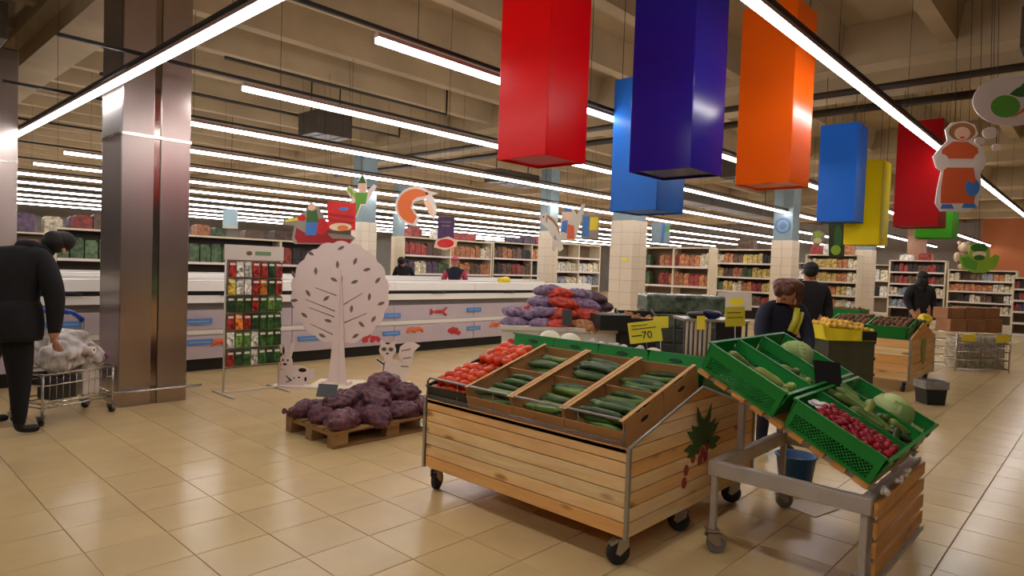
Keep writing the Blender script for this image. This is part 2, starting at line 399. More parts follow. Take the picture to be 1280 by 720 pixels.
lantern('light blue box lantern half hidden behind the navy one', (48, 124, 226), 6.2, 3.68, .6, 2.23, 3.72)
lantern('small blue box lantern right of the orange one', (40, 116, 224), 10.35, 2.86, .52, 2.41, 3.85)
lantern('yellow box lantern hanging behind the small blue one', (255, 228, 14), 10.96, 2.66, .5, 2.09, 3.38)
lantern('dark red box lantern behind the hanging girl sign', (178, 14, 20), 10.71, 1.87, .56, 2.344, 3.845)
lantern('bright green box lantern partly hidden behind the dark red one', (82, 190, 52), 12.3, 1.95, .52, 2.27, 3.5)

# ---------------------------------------------------------------- chest freezers
m_fz = M('freezer_panel', (196, 182, 188), .4, var=.03); m_fzrim = M('freezer_rim_white', (232, 226, 216), .35)
m_fzgrey = M('freezer_recess', (120, 112, 108), .5); m_plinth = M('freezer_plinth', (28, 26, 26), .5)
m_glass = M('freezer_lid_glass', (150, 150, 150), .08); m_label = M('blue_label_print', (92, 140, 206), .5)
m_shr = M('shrimp_orange_print', (232, 110, 56), .5); m_berry = M('berry_red_print', (198, 52, 58), .5); m_lblgrey = M('grey_print', (130, 120, 126), .5)
def freezer(label, x0, x1, y0, depth, pictures=None, seg=1.9):
    t = thing('chest_freezer', label, 'freezer', (x0, y0, 0)); L = x1-x0
    MB().bx(0, L, .06, depth-.06, 0, .17).build('plinth', m_plinth, t)
    MB().bx(0, L, .03, depth-.03, .17, .90).build('body', m_fzgrey, t)
    n = max(1, round(L/seg)); w = L/n
    lo = MB().prism([(-.015, .17), (.03, .17), (.03, .50), (0, .50), (-.025, .47)], .006, w-.006, 'x').mesh('lower_panel', m_fz)
    up = MB().prism([(-.01, .57), (.03, .57), (.03, .83), (.0, .83)], .006, w-.006, 'x').mesh('upper_panel', m_fz)
    for k in range(n):
        p = ob('lower_panel', lo, t, (k*w, 0, 0)); q = ob('upper_panel', up, t, (k*w, 0, 0))
        if pictures:
            for (gx, gz) in pictures[0]:
                if k*w <= gx-x0 < (k+1)*w:
                    pp = p if gz < .52 else q; xx = gx-x0-k*w
                    MB().box((xx, -.022, gz), (.36, .03, .075)).build('label_strip', m_label, pp)
                    MB().box((xx, -.038, gz), (.27, .003, .012)).build('label_text', M('label_text', (150, 180, 214), .5), pp)
            for (gx, gz, kind_) in pictures[1]:
                if k*w <= gx-x0 < (k+1)*w: picture(p if gz < .52 else q, gx-x0-k*w, gz, kind_, .9)
    MB().bx(0, L, -.03, .05, .50, .565).build('bumper_strip', m_fzrim, t)
    MB().bx(0, L, -.0, depth, .90, .925).build('deck', m_fzgrey, t)
    MB().prism([(-.05, .93), (.06, .93), (.06, 1.03), (-.03, 1.03)], 0, L, 'x').build('front_rim', m_fzrim, t)
    MB().bx(0, L, depth-.06, depth+.05, .93, 1.03).build('back_rim', m_fzrim, t)
    MB().bx(0, L, .02, depth-.02, 1.03, 1.09).build('lid_gap', m_plinth, t)
    lid = MB().prism([(-.04, 1.09), (.0, 1.23), (.10, 1.235), (.10, 1.09)], .004, w-.004, 'x').mesh('lid_front', m_fzrim)
    lg = MB().bx(.01, w-.01, .09, depth-.09, 1.17, 1.185).mesh('glass_lid', m_glass)
    for k in range(n):
        ob('lid_front', lid, t, (k*w, 0, 0)); ob('glass_lid', lg, t, (k*w, 0, 0))
        h = MB().tube([(w*.42, -.05, 1.045), (w*.46, -.09, 1.07), (w*.54, -.09, 1.07), (w*.58, -.05, 1.045)], .016, 6)
        h.build('lid_handle', m_blk, t, (k*w, 0, 0))
    MB().bx(0, L, depth-.1, depth+.04, 1.09, 1.235).build('lid_back', m_fzrim, t)
    return t
def picture(par, x, z, k, s=1.):
    b = MB(); y = -.024
    if k % 3 == 0:      # shrimp pair
        for i, (dx, fl) in enumerate(((-.09, 1), (.1, -1))):
            pts = [(x+(dx+fl*.10*cos(a))*s, y, z+(.09*sin(a)-.02)*s) for a in [pi*.05+pi*.9*j/8 for j in range(9)]]
            b.tube(pts, [.012+.03*s*sin(pi*(j+1)/10) for j in range(9)], 6)
        b.build('shrimp_picture', m_shr, par)
    elif k % 3 == 1:    # berries
        for i in range(9): b.prism(ellp(x+random.uniform(-.17, .17)*s, z+random.uniform(-.07, .05)*s, .05*s, .045*s, 10), y-.002*i, y+.002)
        b.build('berry_picture', m_berry, par)
    else:               # crayfish
        b.prism(ellp(x, z, .14*s, .035*s, 12, .6), y-.004, y)
        for sgn in (-1, 1):
            b.tube([(x+.08*s, y, z), (x+.16*s, y, z+.05*sgn*s), (x+.21*s, y, z+.08*s*sgn)], [.01, .022, .012], 5)
        b.prism([(x-.13*s, z), (x-.22*s, z+.07*s), (x-.22*s, z-.07*s)], y-.004, y)
        b.build('crayfish_picture', m_berry, par)
FPIC = (((3.52, .68), (3.54, .40), (6.7, .66), (6.7, .36), (8.63, .72), (8.63, .36), (5.15, .36), (10.9, .7), (10.9, .36)), ((3.87, .34, 0), (4.5, .36, 1), (6.3, .32, 1), (7.2, .35, 0), (8.1, .34, 1), (9.25, .36, 0), (7.75, .70, 2), (5.9, .7, 2), (10.1, .7, 1)))
freezer('long white chest freezer with seafood pictures behind the white tree', 3.0, 12.4, 9.02, 1.5, FPIC)
freezer('white chest freezer left of the steel column behind the trolley', -.6, 2.9, 9.02, 1.5, (((.5, .7), (.5, .36), (2.0, .7), (2.0, .36)), ((1.2, .34, 0), (2.5, .34, 1))))
freezer('second white chest freezer island farther back', 2.6, 14.0, 12.05, 1.5, None, 2.6)
# ---------------------------------------------------------------- produce cart with gable ends
m_wood = M('pine_plank', (252, 222, 170), .5, var=.12, scale=2.0, rand=.06, rgb_rand=(244, 200, 144), kind='wood', stretch=(.55, 5, 5), bump=.05)
m_alu = M('aluminium_trim', (176, 172, 164), .38, .85); m_galv = M('galvanised_tube', (150, 146, 140), .4, .8, var=.1)
m_rub = M('caster_rubber', (40, 38, 38), .6); m_rubg = M('grey_caster_rubber', (120, 118, 114), .55); m_zinc = M('caster_zinc', (170, 164, 156), .3, .9)
m_card = M('corrugated_cardboard', (176, 126, 76), .8, var=.1, scale=4, rand=.05); m_cardin = M('cardboard_edge', (200, 152, 98), .8, var=.08)
m_bplas = M('black_plastic', (30, 32, 32), .45)
def caster(parent, x, y, top, wheel_m, heading=0.):
    r = top*.40
    f = MB(); f.bx(-.035, .035, -.03, .03, top-.012, top); f.lathe([(.022, 0), (.022, .012)], (0, 0, top-.024), 10)
    for s in (-1, 1): f.prism([(-.03, top-.02), (.03, top-.02), (.045, r), (.02, r-.012), (-.03, top*.6)], s*.024-.003, s*.024+.003)
    f.prism([(-.045, top-.035), (.04, top-.02), (.075, top-.05), (.07, top-.058), (.02, top-.035)], -.022, .022)
    c = f.build('caster', m_zinc, parent, (x, y, 0), (0, 0, heading))
    w = MB(); w.lathe([(r*.55, -.016), (r*.9, -.018), (r, -.011), (r, .011), (r*.9, .018), (r*.55, .016)], (0, 0, 0), 18)
    w.build('wheel', wheel_m, c, (.022, 0, r), (pi/2, 0, 0))
X0, XM, X1, Y0, Y1, ZB, ZL, ZM = 2.87, 3.66, 4.45, 1.80, 3.44, .165, .64, .87
cart = thing('produce_cart', 'wheeled pine produce cart holding the tomatoes and cucumbers', 'produce cart', (X0, Y0, 0))
def gz(x): return ZL+(ZM-ZL)*(1-abs(x-(XM-X0))/(XM-X0))
W_, D_ = X1-X0, Y1-Y0; hh = (ZL-ZB)/6
for k in range(6):          # near face and far face planks
    z0 = ZB+k*hh
    for xx in (0, W_-.018):
        b = MB().bx(-D_/2, D_/2, -.009, .009, .003, hh-.003).build('plank', m_wood, cart, (xx+.009, D_/2, z0), (0, 0, pi/2)); bevel(b, .002, 1)
zz = ZB; rows = []
while zz < ZM-.02: rows.append((zz, min(zz+hh, ZM))); zz += hh
for yy in (0, D_-.018):     # gable planks clipped to the roof line
    for z0, z1 in rows:
        a, c = z0+.003, z1-.003
        def half(z): return (W_/2) if z <= ZL else max(.01, (W_/2)*(1-(z-ZL)/(ZM-ZL)))
        poly = [(-half(a), a), (half(a), a)]
        if a < ZL < c: poly += [(half(ZL), ZL)]
        poly += [(half(c), c), (-half(c), c)]
        if a < ZL < c: poly += [(-half(ZL), ZL)]
        poly = [(p, q-z0) for p, q in poly]
        MB().prism(poly, 0, .018).build('plank', m_wood, cart, (W_/2, yy, z0))
for x, y in ((0, 0), (0, D_), (W_, 0), (W_, D_)):
    bevel(MB().bx(x-.011, x+.011, y-.011, y+.011, ZB-.005, ZL+.005).build('corner_post', m_alu, cart), .003)
g = MB()
for y in (0, D_):
    g.tube([(0, y, ZL+.004), (W_/2, y, ZM+.004), (W_, y, ZL+.004)], .009, 6)
g.build('gable_trim', m_alu, cart)
deck = MB()
for s, x0, x1 in ((0, 0, W_/2), (1, W_/2, W_)):
    za, zb = (ZL-.03, ZM-.03) if s == 0 else (ZM-.03, ZL-.03)
    deck.add([(x0, .02, za), (x1, .02, zb), (x1, D_-.02, zb), (x0, D_-.02, za), (x0, .02, za+.02), (x1, .02, zb+.02), (x1, D_-.02, zb+.02), (x0, D_-.02, za+.02)],
             [(0,3,2,1),(4,5,6,7),(0,1,5,4),(1,2,6,5),(2,3,7,6),(3,0,4,7)])
deck.build('sloping_deck', m_galv, cart)
MB().bx(.02, W_-.02, .02, D_-.02, ZB+.01, ZB+.03).build('bottom_board', m_wood, cart)
for x, y, h in ((.06, .06, 2.6), (.06, D_-.06, .4), (.70, .05, 1.8), (W_-.15, .05, 2.2), (W_-.1, D_-.08, 0)):
    caster(cart, x, y, ZB, m_rub, h)
wire = MB()                 # wire fence along the front of the tray
fx = -.012
wire.tube([(fx, .03, ZL+.01), (fx, .03, ZL+.12), (fx, .055, ZL+.145), (fx, D_-.055, ZL+.145), (fx, D_-.03, ZL+.12), (fx, D_-.03, ZL+.01)], .008, 8)
wire.build('fence_tube', m_galv, cart)
wm = MB()
wm.tube([(fx, .03, ZL+.075), (fx, D_-.03, ZL+.075)], .0022, 5)
y = .06
while y < D_-.04: wm.tube([(fx, y, ZL+.012), (fx, y, ZL+.03)], .0018, 4); y += .022
for z in (.012, .022, .03): wm.tube([(fx, .03, ZL+z), (fx, D_-.03, ZL+z)], .0022, 5)
for k in range(1, 5): wm.tube([(fx, D_*k/5, ZL+.01), (fx, D_*k/5, ZL+.145)], .0025, 5)
wm.build('fence_mesh', m_galv, cart)
# printed vegetable bunch on the gable end
pr_ = MB()
for i in range(16):
    a = random.uniform(0, 2*pi); rr = random.uniform(0, .1)
    a = pi*.5+(i-7.5)*.24; L_ = .2+.06*sin(i*2.3)
    u_, v_ = .82+.5*L_*cos(a), .52+.5*L_*sin(a)
    ll = [(u_+(t-.5)*L_*cos(a)-w*sin(a), v_+(t-.5)*L_*sin(a)+w*cos(a)) for t, w in ((0, 0), (.3, .012), (.7, .026), (1, 0), (.7, -.026), (.3, -.012))]
    pr_.prism(ll, -.0035-.0002*i, -.002)
pr_.build('leaf_print', M('leaf_green_print', (60, 92, 30), .6, var=.2), cart)
pr_ = MB()
for i, (dx, dz) in enumerate(((.76, .50), (.82, .47), (.88, .50), (.70, .46), (.62, .40), (.79, .43), (.86, .44), (.60, .33))):
    pr_.prism(ellp(dx, dz, .028, .034, 10), -.0035-.0002*i, -.002)
pr_.build('radish_print', M('radish_print', (160, 58, 62), .6), cart)

# boxes on the near slope: local frame along the slope
SL = atan2(ZM-ZL, XM-X0); SLEN = hypot(ZM-ZL, XM-X0)
def on_slope(s, yy, h):      # s metres up the slope from the front edge, h above it
    return Vector((X0+s*cos(SL)-h*sin(SL), yy, ZL-.008+s*sin(SL)+h*cos(SL)))
SLR = (0, -SL, 0)
BW, BD, BH = .395, .405, .15
def carton_meshes():
    t = .006; A = MB(); A.bx(0, BD, -BW/2, BW/2, 0, t)
    f = MB().bx(0, t, -BW/2, BW/2, t, BH*.62); bk = MB().bx(BD-t, BD, -BW/2, BW/2, t, BH*.9)
    sides = []
    for s in (-1, 1):
        y0 = s*(BW/2-t) if s > 0 else -BW/2
        b = MB().prism([(t, t), (BD-t, t), (BD-t, BH*1.02), (BD*.72, BH*1.02), (BD*.66, BH*.9), (BD*.36, BH*.9), (BD*.3, BH*1.02), (t, BH*1.02)], y0, y0+t)
        c = MB().bx(.0, BD, s*(BW/2)-(.024 if s > 0 else 0), s*(BW/2)+(0 if s > 0 else .024), BH*1.02, BH*1.02+.003)
        b.v += []; sides.append((b, c))
    return A, f, bk, sides
A, F_, Bk, SD = carton_meshes()
cm = dict(base=A.mesh('base', m_card), fr=F_.mesh('front_wall', m_card), bk=Bk.mesh('back_wall', m_card), s=[(b.mesh('side_wall', m_card), c.mesh('side_flap', m_cardin)) for b, c in SD])
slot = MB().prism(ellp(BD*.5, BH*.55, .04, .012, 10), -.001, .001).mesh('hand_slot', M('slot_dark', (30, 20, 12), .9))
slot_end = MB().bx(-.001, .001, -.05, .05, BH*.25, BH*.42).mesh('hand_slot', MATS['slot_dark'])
# cucumbers
m_cuke = M('cucumber_skin', (44, 66, 32), .36, var=.35, scale=14, rand=.25, bump=.3, bscale=60, rgb2=(74, 98, 46))
m_cuke2 = M('pale_cucumber_skin', (96, 124, 48), .4, var=.3, scale=10, rand=.2)
def cuke_mesh(L, r, bend, mat, seed):
    q = random.Random(seed); pts = []; rs = []; n = 9
    for i in range(n+1):
        u = i/n; y = (u-.5)*L
        pts.append((bend*(1-(2*u-1)**2), y, bend*.3*sin(3*u)))
        e = min(u, 1-u); rs.append(max(.003, r*min(1, sqrt(max(0, 1-(1-min(1, e/.13))**2)))*(.92+.12*u)))
    return MB().tube(pts, rs, 9).mesh('cucumber', mat)
CUKES = [cuke_mesh(.31, .021, .012, m_cuke, 1), cuke_mesh(.29, .022, -.015, m_cuke, 2), cuke_mesh(.32, .020, .02, m_cuke, 3), cuke_mesh(.25, .019, .006, m_cuke, 4), cuke_mesh(.27, .020, -.008, m_cuke2, 5)]
rng = random.Random(11)
colname = ['right', 'middle', 'left']; rowname = ['front', 'back']
fills = {(0, 0): 19, (0, 1): 15, (1, 0): 15, (1, 1): 18, (2, 0): 14, (2, 1): 15}
for ci in range(3):
    for ri in range(2):
        yc = Y0+.025+.4*ci+BW/2; s0 = .006+ri*(BD+.003)
        where = '%s %s' % (colname[ci], rowname[ri])
        bt = thing('cardboard_box', 'brown open cardboard box of cucumbers, %s column, %s row on the cart' % (colname[ci], rowname[ri]), 'cardboard box', on_slope(s0, yc, .0), 0, 'cardboard cucumber boxes'); bt.rotation_euler = SLR
        ob('base', cm['base'], bt); fw_ = ob('front_wall', cm['fr'], bt); ob('back_wall', cm['bk'], bt)
        for b, c in cm['s']:
            sw = ob('side_wall', b, bt); ob('side_flap', c, bt)
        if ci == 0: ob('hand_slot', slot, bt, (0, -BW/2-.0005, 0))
        n = fills[(ci, ri)]
        for k in range(n):
            layer = k//8; sx = .032+(BD-.064)*(((k % 8)+.5*(layer % 2))/7.5)+rng.uniform(-.012, .012)
            if layer: sx = rng.uniform(.04, BD-.04)
            sx = min(sx, BD-.035)
            hgt = .058+layer*.032+rng.uniform(0, .01)
            p = on_slope(s0+sx, yc+rng.uniform(-.03, .03), hgt)
            o = ob('cucumber', rng.choice(CUKES if rng.random() < .85 else [CUKES[4]]), None, p, (rng.uniform(-.05, .05), -SL+rng.uniform(-.3, .3), rng.gauss(0, .15)))
            tag(o, 'green cucumber lying in the %s cardboard box' % where, 'cucumber', 'cucumbers in the %s box' % where)
# tomatoes in two black crates
m_tom = M('tomato_skin', (212, 56, 20), .25, var=.18, scale=5, rand=.14, rgb2=(232, 84, 30)); m_calyx = M('tomato_calyx', (58, 74, 30), .7)
def tom_mesh(r, seed):
    q = random.Random(seed); n = 14; prof = [(.08, -.80), (.45, -.78), (.8, -.5), (1, 0), (.93, .4), (.7, .68), (.4, .78), (.16, .72)]
    vs = []; 
    for a_, z_ in prof:
        for k in range(n):
            an = 2*pi*k/n; l = 1+.03*cos(5*an+seed); vs.append((r*a_*l*cos(an), r*a_*l*sin(an), r*z_))
    fs = [(i*n+k, i*n+(k+1) % n, (i+1)*n+(k+1) % n, (i+1)*n+k) for i in range(len(prof)-1) for k in range(n)]
    fs += [tuple(reversed(range(n))), tuple((len(prof)-1)*n+k for k in range(n))]
    return MB().add(vs, fs, True).mesh('tomato', m_tom)
TOMS = [tom_mesh(.040, 1), tom_mesh(.043, 2), tom_mesh(.037, 3)]
cal = MB()
for k in range(5):
    a = 2*pi*k/5; cal.add([(0, 0, .031), (.007*cos(a+.5), .007*sin(a+.5), .032), (.018*cos(a), .018*sin(a), .034), (.007*cos(a-.5), .007*sin(a-.5), .032)], [(0, 1, 2, 3)])
cal_me = cal.mesh('calyx', m_calyx)
CW = .385
for ri in range(2):
    yc = Y0+.025+1.2+.005+CW/2; s0 = .006+ri*(BD+.003)
    ct = thing('tomato_crate', 'black plastic crate of tomatoes in the %s row of the cart' % rowname[ri], 'crate', on_slope(s0, yc, 0), 0, 'tomato crates'); ct.rotation_euler = SLR
    MB().bx(0, BD, -CW/2, CW/2, 0, .006).build('base', m_bplas, ct)
    for nm, bb in (('front_wall', (0, .006, -CW/2, CW/2, .006, .10)), ('back_wall', (BD-.006, BD, -CW/2, CW/2, .006, .10)), ('side_wall', (.006, BD-.006, -CW/2, -CW/2+.006, .006, .1)), ('side_wall', (.006, BD-.006, CW/2-.006, CW/2, .006, .1))):
        MB().bx(*bb).build(nm, m_bplas, ct)
    r_ = MB().tube([(0, -CW/2, .1), (0, CW/2, .1), (BD, CW/2, .1), (BD, -CW/2, .1), (0, -CW/2, .1)], .006, 6).build('rim', m_bplas, ct)
    for layer in range(2):
        n0 = 5-layer
        for i in range(n0):
            for j in range(n0):
                sx = .044+(i+.5*layer)*(BD-.088)/4; yy = -CW/2+.044+(j+.5*layer)*(CW-.088)/4
                p = on_slope(s0+sx+rng.uniform(-.006, .006), yc+yy+rng.uniform(-.006, .006), .062+layer*.056+rng.uniform(-.004, .006)+ri*.006)
                o = ob('tomato', rng.choice(TOMS), None, p, (rng.uniform(-.7, .7), rng.uniform(-.9, .5), rng.uniform(0, 6)))
                tag(o, 'ripe red tomato heaped in the %s black crate' % rowname[ri], 'tomato', 'tomatoes in the %s crate' % rowname[ri])
                ob('calyx', cal_me, o)
# ---------------------------------------------------------------- green lattice crates
m_gcr = M('green_crate_plastic', (22, 128, 48), .38, var=.06, scale=4, rand=.04)
def crate_parts(cw, cl, ch, fl=.018, seg=None):
    "local x = width, y = length, z up; walls flare outward; long side walls are lattices"
    t = .006; P_ = []
    P_.append(('base', MB().bx(0, cw, 0, cl, 0, t)))
    def wall(a, b, o):            # a,b bottom corners, o outward unit
        m = MB(); a, b, o = Vector(a), Vector(b), Vector(o); d = b-a; L = d.length; d.normalize()
        def q(u, h, k=0): return a+d*u+o*(fl*h/ch+k)+Vector((0, 0, h))
        def slab(u0, u1, h0, h1, k=t):
            vs = [q(u0, h0), q(u1, h0), q(u1, h1), q(u0, h1), q(u0, h0, -k), q(u1, h0, -k), q(u1, h1, -k), q(u0, h1, -k)]
            m.add(vs, [(0,1,2,3),(7,6,5,4),(0,4,5,1),(1,5,6,2),(2,6,7,3),(3,7,4,0)])
        slab(0, L, ch*.60, ch); slab(0, L, t, ch*.10); slab(0, .025, ch*.1, ch*.6); slab(L-.025, L, ch*.1, ch*.6)
        if seg:
            h0, h1 = ch*.10, ch*.60; H_ = h1-h0; u = .025-H_; w = .0055
            while u < L-.025:
                for s in (1, -1):
                    u0, u1 = (u, u+H_) if s > 0 else (u+H_, u)
                    lo, hi = .025, L-.025
                    def clipu(ua, ha, ub, hb):
                        if min(ua, ub) >= hi or max(ua, ub) <= lo: return None
                        def at(x): return ha+(hb-ha)*(x-ua)/(ub-ua)
                        xs = sorted((ua, ub)); xa, xb = max(xs[0], lo), min(xs[1], hi)
                        return xa, at(xa), xb, at(xb)
                    c = clipu(u0, h0, u1, h1)
                    if c and c[2]-c[0] > .004:
                        xa, ha, xb, hb = c
                        vs = [q(xa-w*.5, ha), q(xa+w*.5, ha), q(xb+w*.5, hb), q(xb-w*.5, hb), q(xa-w*.5, ha, -.004), q(xa+w*.5, ha, -.004), q(xb+w*.5, hb, -.004), q(xb-w*.5, hb, -.004)]
                        m.add(vs, [(0,1,2,3),(7,6,5,4),(0,4,5,1),(1,5,6,2),(2,6,7,3),(3,7,4,0)])
                u += seg
        else: slab(0, L, ch*.1, ch*.6)
        return m
    P_.append(('side_wall', wall((0, cl, 0), (0, 0, 0), (-1, 0, 0)))); P_.append(('side_wall', wall((cw, 0, 0), (cw, cl, 0), (1, 0, 0))))
    sg = seg; seg = None
    P_.append(('end_wall', wall((0, 0, 0), (cw, 0, 0), (0, -1, 0)))); P_.append(('end_wall', wall((cw, cl, 0), (0, cl, 0), (0, 1, 0))))
    r = MB(); f = fl; w = .016
    for b in ((-f-.004, cw+f+.004, -f-.004, -f+w-.004), (-f-.004, cw+f+.004, cl+f-w+.004, cl+f+.004), (-f-.004, -f+w-.004, -f+w, cl+f-w), (cw+f-w+.004, cw+f+.004, -f+w, cl+f-w)): r.bx(*b, ch-.002, ch+.008)
    P_.append(('rim', r))
    for s in (.0, 1.): pass
    h = MB()
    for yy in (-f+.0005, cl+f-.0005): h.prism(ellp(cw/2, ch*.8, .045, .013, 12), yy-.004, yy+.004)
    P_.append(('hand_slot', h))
    return P_
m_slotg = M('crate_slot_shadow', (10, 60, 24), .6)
def make_crate(cw, cl, ch, seg):
    t = thing('green_crate', 'green crate', 'crate', (0, 0, 0), 0, 'green plastic produce crates')
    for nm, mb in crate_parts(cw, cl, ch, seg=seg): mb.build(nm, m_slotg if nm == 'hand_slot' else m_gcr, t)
    return t
# ---------------------------------------------------------------- metal stand with sloping crates
stand = thing('crate_stand', 'grey metal stand on casters with sloping slats under the green crates', 'display stand', (3.4, .8, 0))
m_stl = M('grey_painted_steel', (184, 174, 164), .42, .3, var=.08); SW, SD_ = 1.08, .82
for nm, b in (('frame_rail', (0, .05, 0, SD_, .44, .52)), ('frame_rail', (SW-.05, SW, 0, SD_, .44, .52)), ('frame_rail', (.05, SW-.05, 0, .05, .44, .52)), ('frame_rail', (.05, SW-.05, SD_-.05, SD_, .44, .52))):
    bevel(MB().bx(*b).build(nm, m_stl, stand), .003)
for x, y in ((.03, .03), (SW-.03, .03), (.03, SD_-.03), (SW-.03, SD_-.03)):
    bevel(MB().bx(x-.016, x+.016, y-.016, y+.016, .13, .445).build('leg', m_stl, stand), .003)
    caster(stand, x, y, .135, m_rubg, random.uniform(-1, 1))
bevel(MB().bx(.085, .115, .005, .035, .12, .45).build('leg_brace', m_stl, stand), .003)
AS = radians(26.5); SO = Vector((3.4, .80, .575))
def sp(x, y, h=0): return SO+Vector((x, y*cos(AS)-h*sin(AS), y*sin(AS)+h*cos(AS)))
SR = (AS, 0, 0)
for x in (.1, SW/2, SW-.08):
    MB().bx(x, x+.035, 0, 1.02, -.055, -.02).build('sloping_bearer', m_stl, stand, sp(0, 0)-Vector((3.4, .8, 0)), SR)
for x in (.36, SW-.1):
    bevel(MB().bx(x-.018, x+.018, SD_-.045, SD_-.01, .52, .93).build('rear_post', m_stl, stand), .003)
m_slat = M('varnished_slat', (206, 146, 78), .45, var=.15, scale=3, rand=.08, kind='wood', stretch=(.6, 5, 5))
for k in range(9):
    MB().bx(-SW/2-.004, SW/2, -.036, .036, -.011, .009).build('slat', m_slat, stand, sp(SW/2, .05+k*.115, -.011)-Vector((3.4, .8, 0)), SR)
for k in range(4):
    bevel(MB().bx(-SW/2+.04, SW/2, -.01, .01, -.037, .037).build('front_board', m_slat, stand, (SW/2, -.012, .165+k*.098)), .004)
MB().bx(.05, SW, -.03, .0, .09, .118).build('lower_rail', m_stl, stand)
GW, GL, GH = .335, .462, .155
gc0 = make_crate(GW, GL, GH, .021)
pos = ['left', 'middle', 'right']; first = True
what = {(0, 0): 'lower left one holding radishes', (1, 0): 'lower middle one holding squashes and cucumbers', (2, 0): 'lower right one with two cabbages',
        (0, 1): 'upper left one with three squashes', (1, 1): 'upper middle one with a few squashes', (2, 1): 'upper right one with a cabbage'}
for i in range(3):
    for j in range(2):
        p = sp(.005+i*.366+.018, .018+j*.528, 0); lab = 'green lattice crate on the metal stand, '+what[(i, j)]
        if first: gc0.location = p; gc0.rotation_euler = SR; gc0['label'] = lab; first = False
        else: copy_thing(gc0, p, SR, lab)
def inc(i, j, u, v, h): return sp(.023+i*.366+u*GW, .018+j*.528+v*GL, h)
rng = random.Random(21)
# radishes
m_rad = M('radish_skin', (152, 20, 36), .35, var=.2, scale=20, rand=.2)
rm = []
for k in range(3):
    b = MB().ell((0, 0, 0), (.0165+.002*k, .0165, .0175), 9, 6); b.tube([(0, 0, -.016), (0, .002, -.026)], [.003, .0008], 5); rm.append(b.mesh('radish', m_rad))
for i in range(9):
    for j in range(13):
        for l in range(1 if (i+j) % 2 else 2):
            o = ob('radish', rng.choice(rm), None, inc(0, 0, .06+.88*i/8+rng.uniform(-.02, .02), .05+.74*j/12+rng.uniform(-.02, .02), .112+l*.022+.012*sin(pi*i/8)+rng.uniform(-.004, .004)), [rng.uniform(0, 6) for _ in range(3)], rng.uniform(1.0, 1.3))
            tag(o, 'small red radish in the lower left green crate', 'radish', 'radishes in the green crate')
sheet = MB()
for k in range(8): sheet.prism(ellp(rng.uniform(-.05, .05), rng.uniform(-.03, .03), .04, .025, 8, rng.uniform(0, 3)), -.002+.0015*k, .001*k, 'z')
tag(sheet.build('plastic_bag', M('clear_bag', (206, 196, 196), .25), None, inc(0, 0, .5, .87, .145), SR), 'crumpled clear plastic bag above the radishes', 'bag')
# squashes
m_sq = M('squash_skin', (104, 122, 48), .4, var=.3, scale=9, rand=.25, rgb2=(70, 98, 38)); m_eg = M('dark_squash_skin', (46, 62, 30), .35, var=.2, scale=8, rand=.2)
m_psq = M('pale_squash_skin', (140, 152, 72), .4, var=.2, scale=9, rand=.15)
def squash(name, L, r, mat, bend):
    n = 9; pts = [(bend*sin(pi*u/n), (u/n-.5)*L, 0) for u in range(n+1)]
    rs = [r*k for k in (.3, .62, .72, .78, .84, .92, 1, 1, .8, .25)]
    t = MB().tube(pts, rs, 10).mesh(name, mat); return t
m_stem = M('squash_stem', (140, 140, 84), .7)
stem_me = MB().tube([(0, 0, 0), (0, -.03, .003)], [.009, .007], 6).mesh('stem', m_stem)
SQ = [squash('squash', .2, .028, m_sq, .02), squash('squash', .17, .03, m_psq, .012), squash('squash', .19, .027, m_eg, -.02)]
def put_sq(i, j, u, v, h, rz, me, lab, grp, s=1.):
    L = .2
    o = ob('squash', me, None, inc(i, j, u, v, h), (AS, 0, rz), s); tag(o, lab, 'squash', grp)
    ob('stem', stem_me, o, (0, -.088, 0)); return o
for (u, v, h, rz, k) in ((.35, .72, .13, 1.2, 1), (.55, .45, .09, .4, 0), (.62, .25, .10, -.3, 1), (.35, .3, .08, .9, 0), (.75, .12, .10, 2.2, 1), (.5, .36, .12, .3, 1)):
    put_sq(0, 1, u, v, h, rz, SQ[k], 'green squash in the upper left green crate', 'squashes upper left')
for (u, v, h, rz, k) in ((.4, .5, .09, 1.0, 1), (.62, .3, .10, 1.9, 0), (.3, .2, .09, 1.3, 1), (.7, .12, .09, 1.6, 1), (.45, .34, .11, .7, 1)):
    put_sq(1, 1, u, v, h, rz, SQ[k], 'green squash in the upper middle green crate', 'squashes upper middle')
for k in range(30):
    u, v = rng.uniform(.16, .84), .06+.86*(k+.5)/30
    put_sq(1, 0, u, v, .09+.028*(k % 3)+rng.uniform(0, .02), rng.uniform(-1.8, 1.8), SQ[rng.choice((0, 0, 1, 2))], 'squash heaped in the lower middle green crate', 'squashes lower middle', rng.uniform(.75, 1))
# cabbages
m_cab = M('cabbage_leaf', (176, 190, 122), .5, var=.16, scale=5, rand=.06, bump=.5, bscale=14); m_cabd = M('cabbage_outer_leaf', (142, 168, 92), .5, var=.15, scale=7, bump=.5, bscale=14)
def leafcap(r, a0, span, tilt, mat_, n=8):
    vs = []; fs = []
    for i in range(n):
        th = -1.15+span*i/(n-1)                    # latitude from below up over the head
        for k in range(9):
            ph = (k-4)/4*.85; rr = r*(1.012+.018*sin(k*2.1+i*1.3)+.05*max(0, i/(n-1)-.7))
            p = Vector((rr*cos(ph)*cos(th), rr*sin(ph)*cos(th), rr*sin(th)*.88)); vs.append(Matrix.Rotation(a0, 3, 'Z') @ p)
    for i in range(n-1):
        for k in range(8): fs.append((i*9+k, i*9+k+1, (i+1)*9+k+1, (i+1)*9+k))
    return MB().add(vs, fs, True)
cab0 = thing('cabbage', 'pale green cabbage', 'cabbage', (0, 0, 0), 0, 'cabbages in the green crates')
MB().ell((0, 0, 0), (.1, .1, .088), 20, 12).build('head', m_cab, cab0)
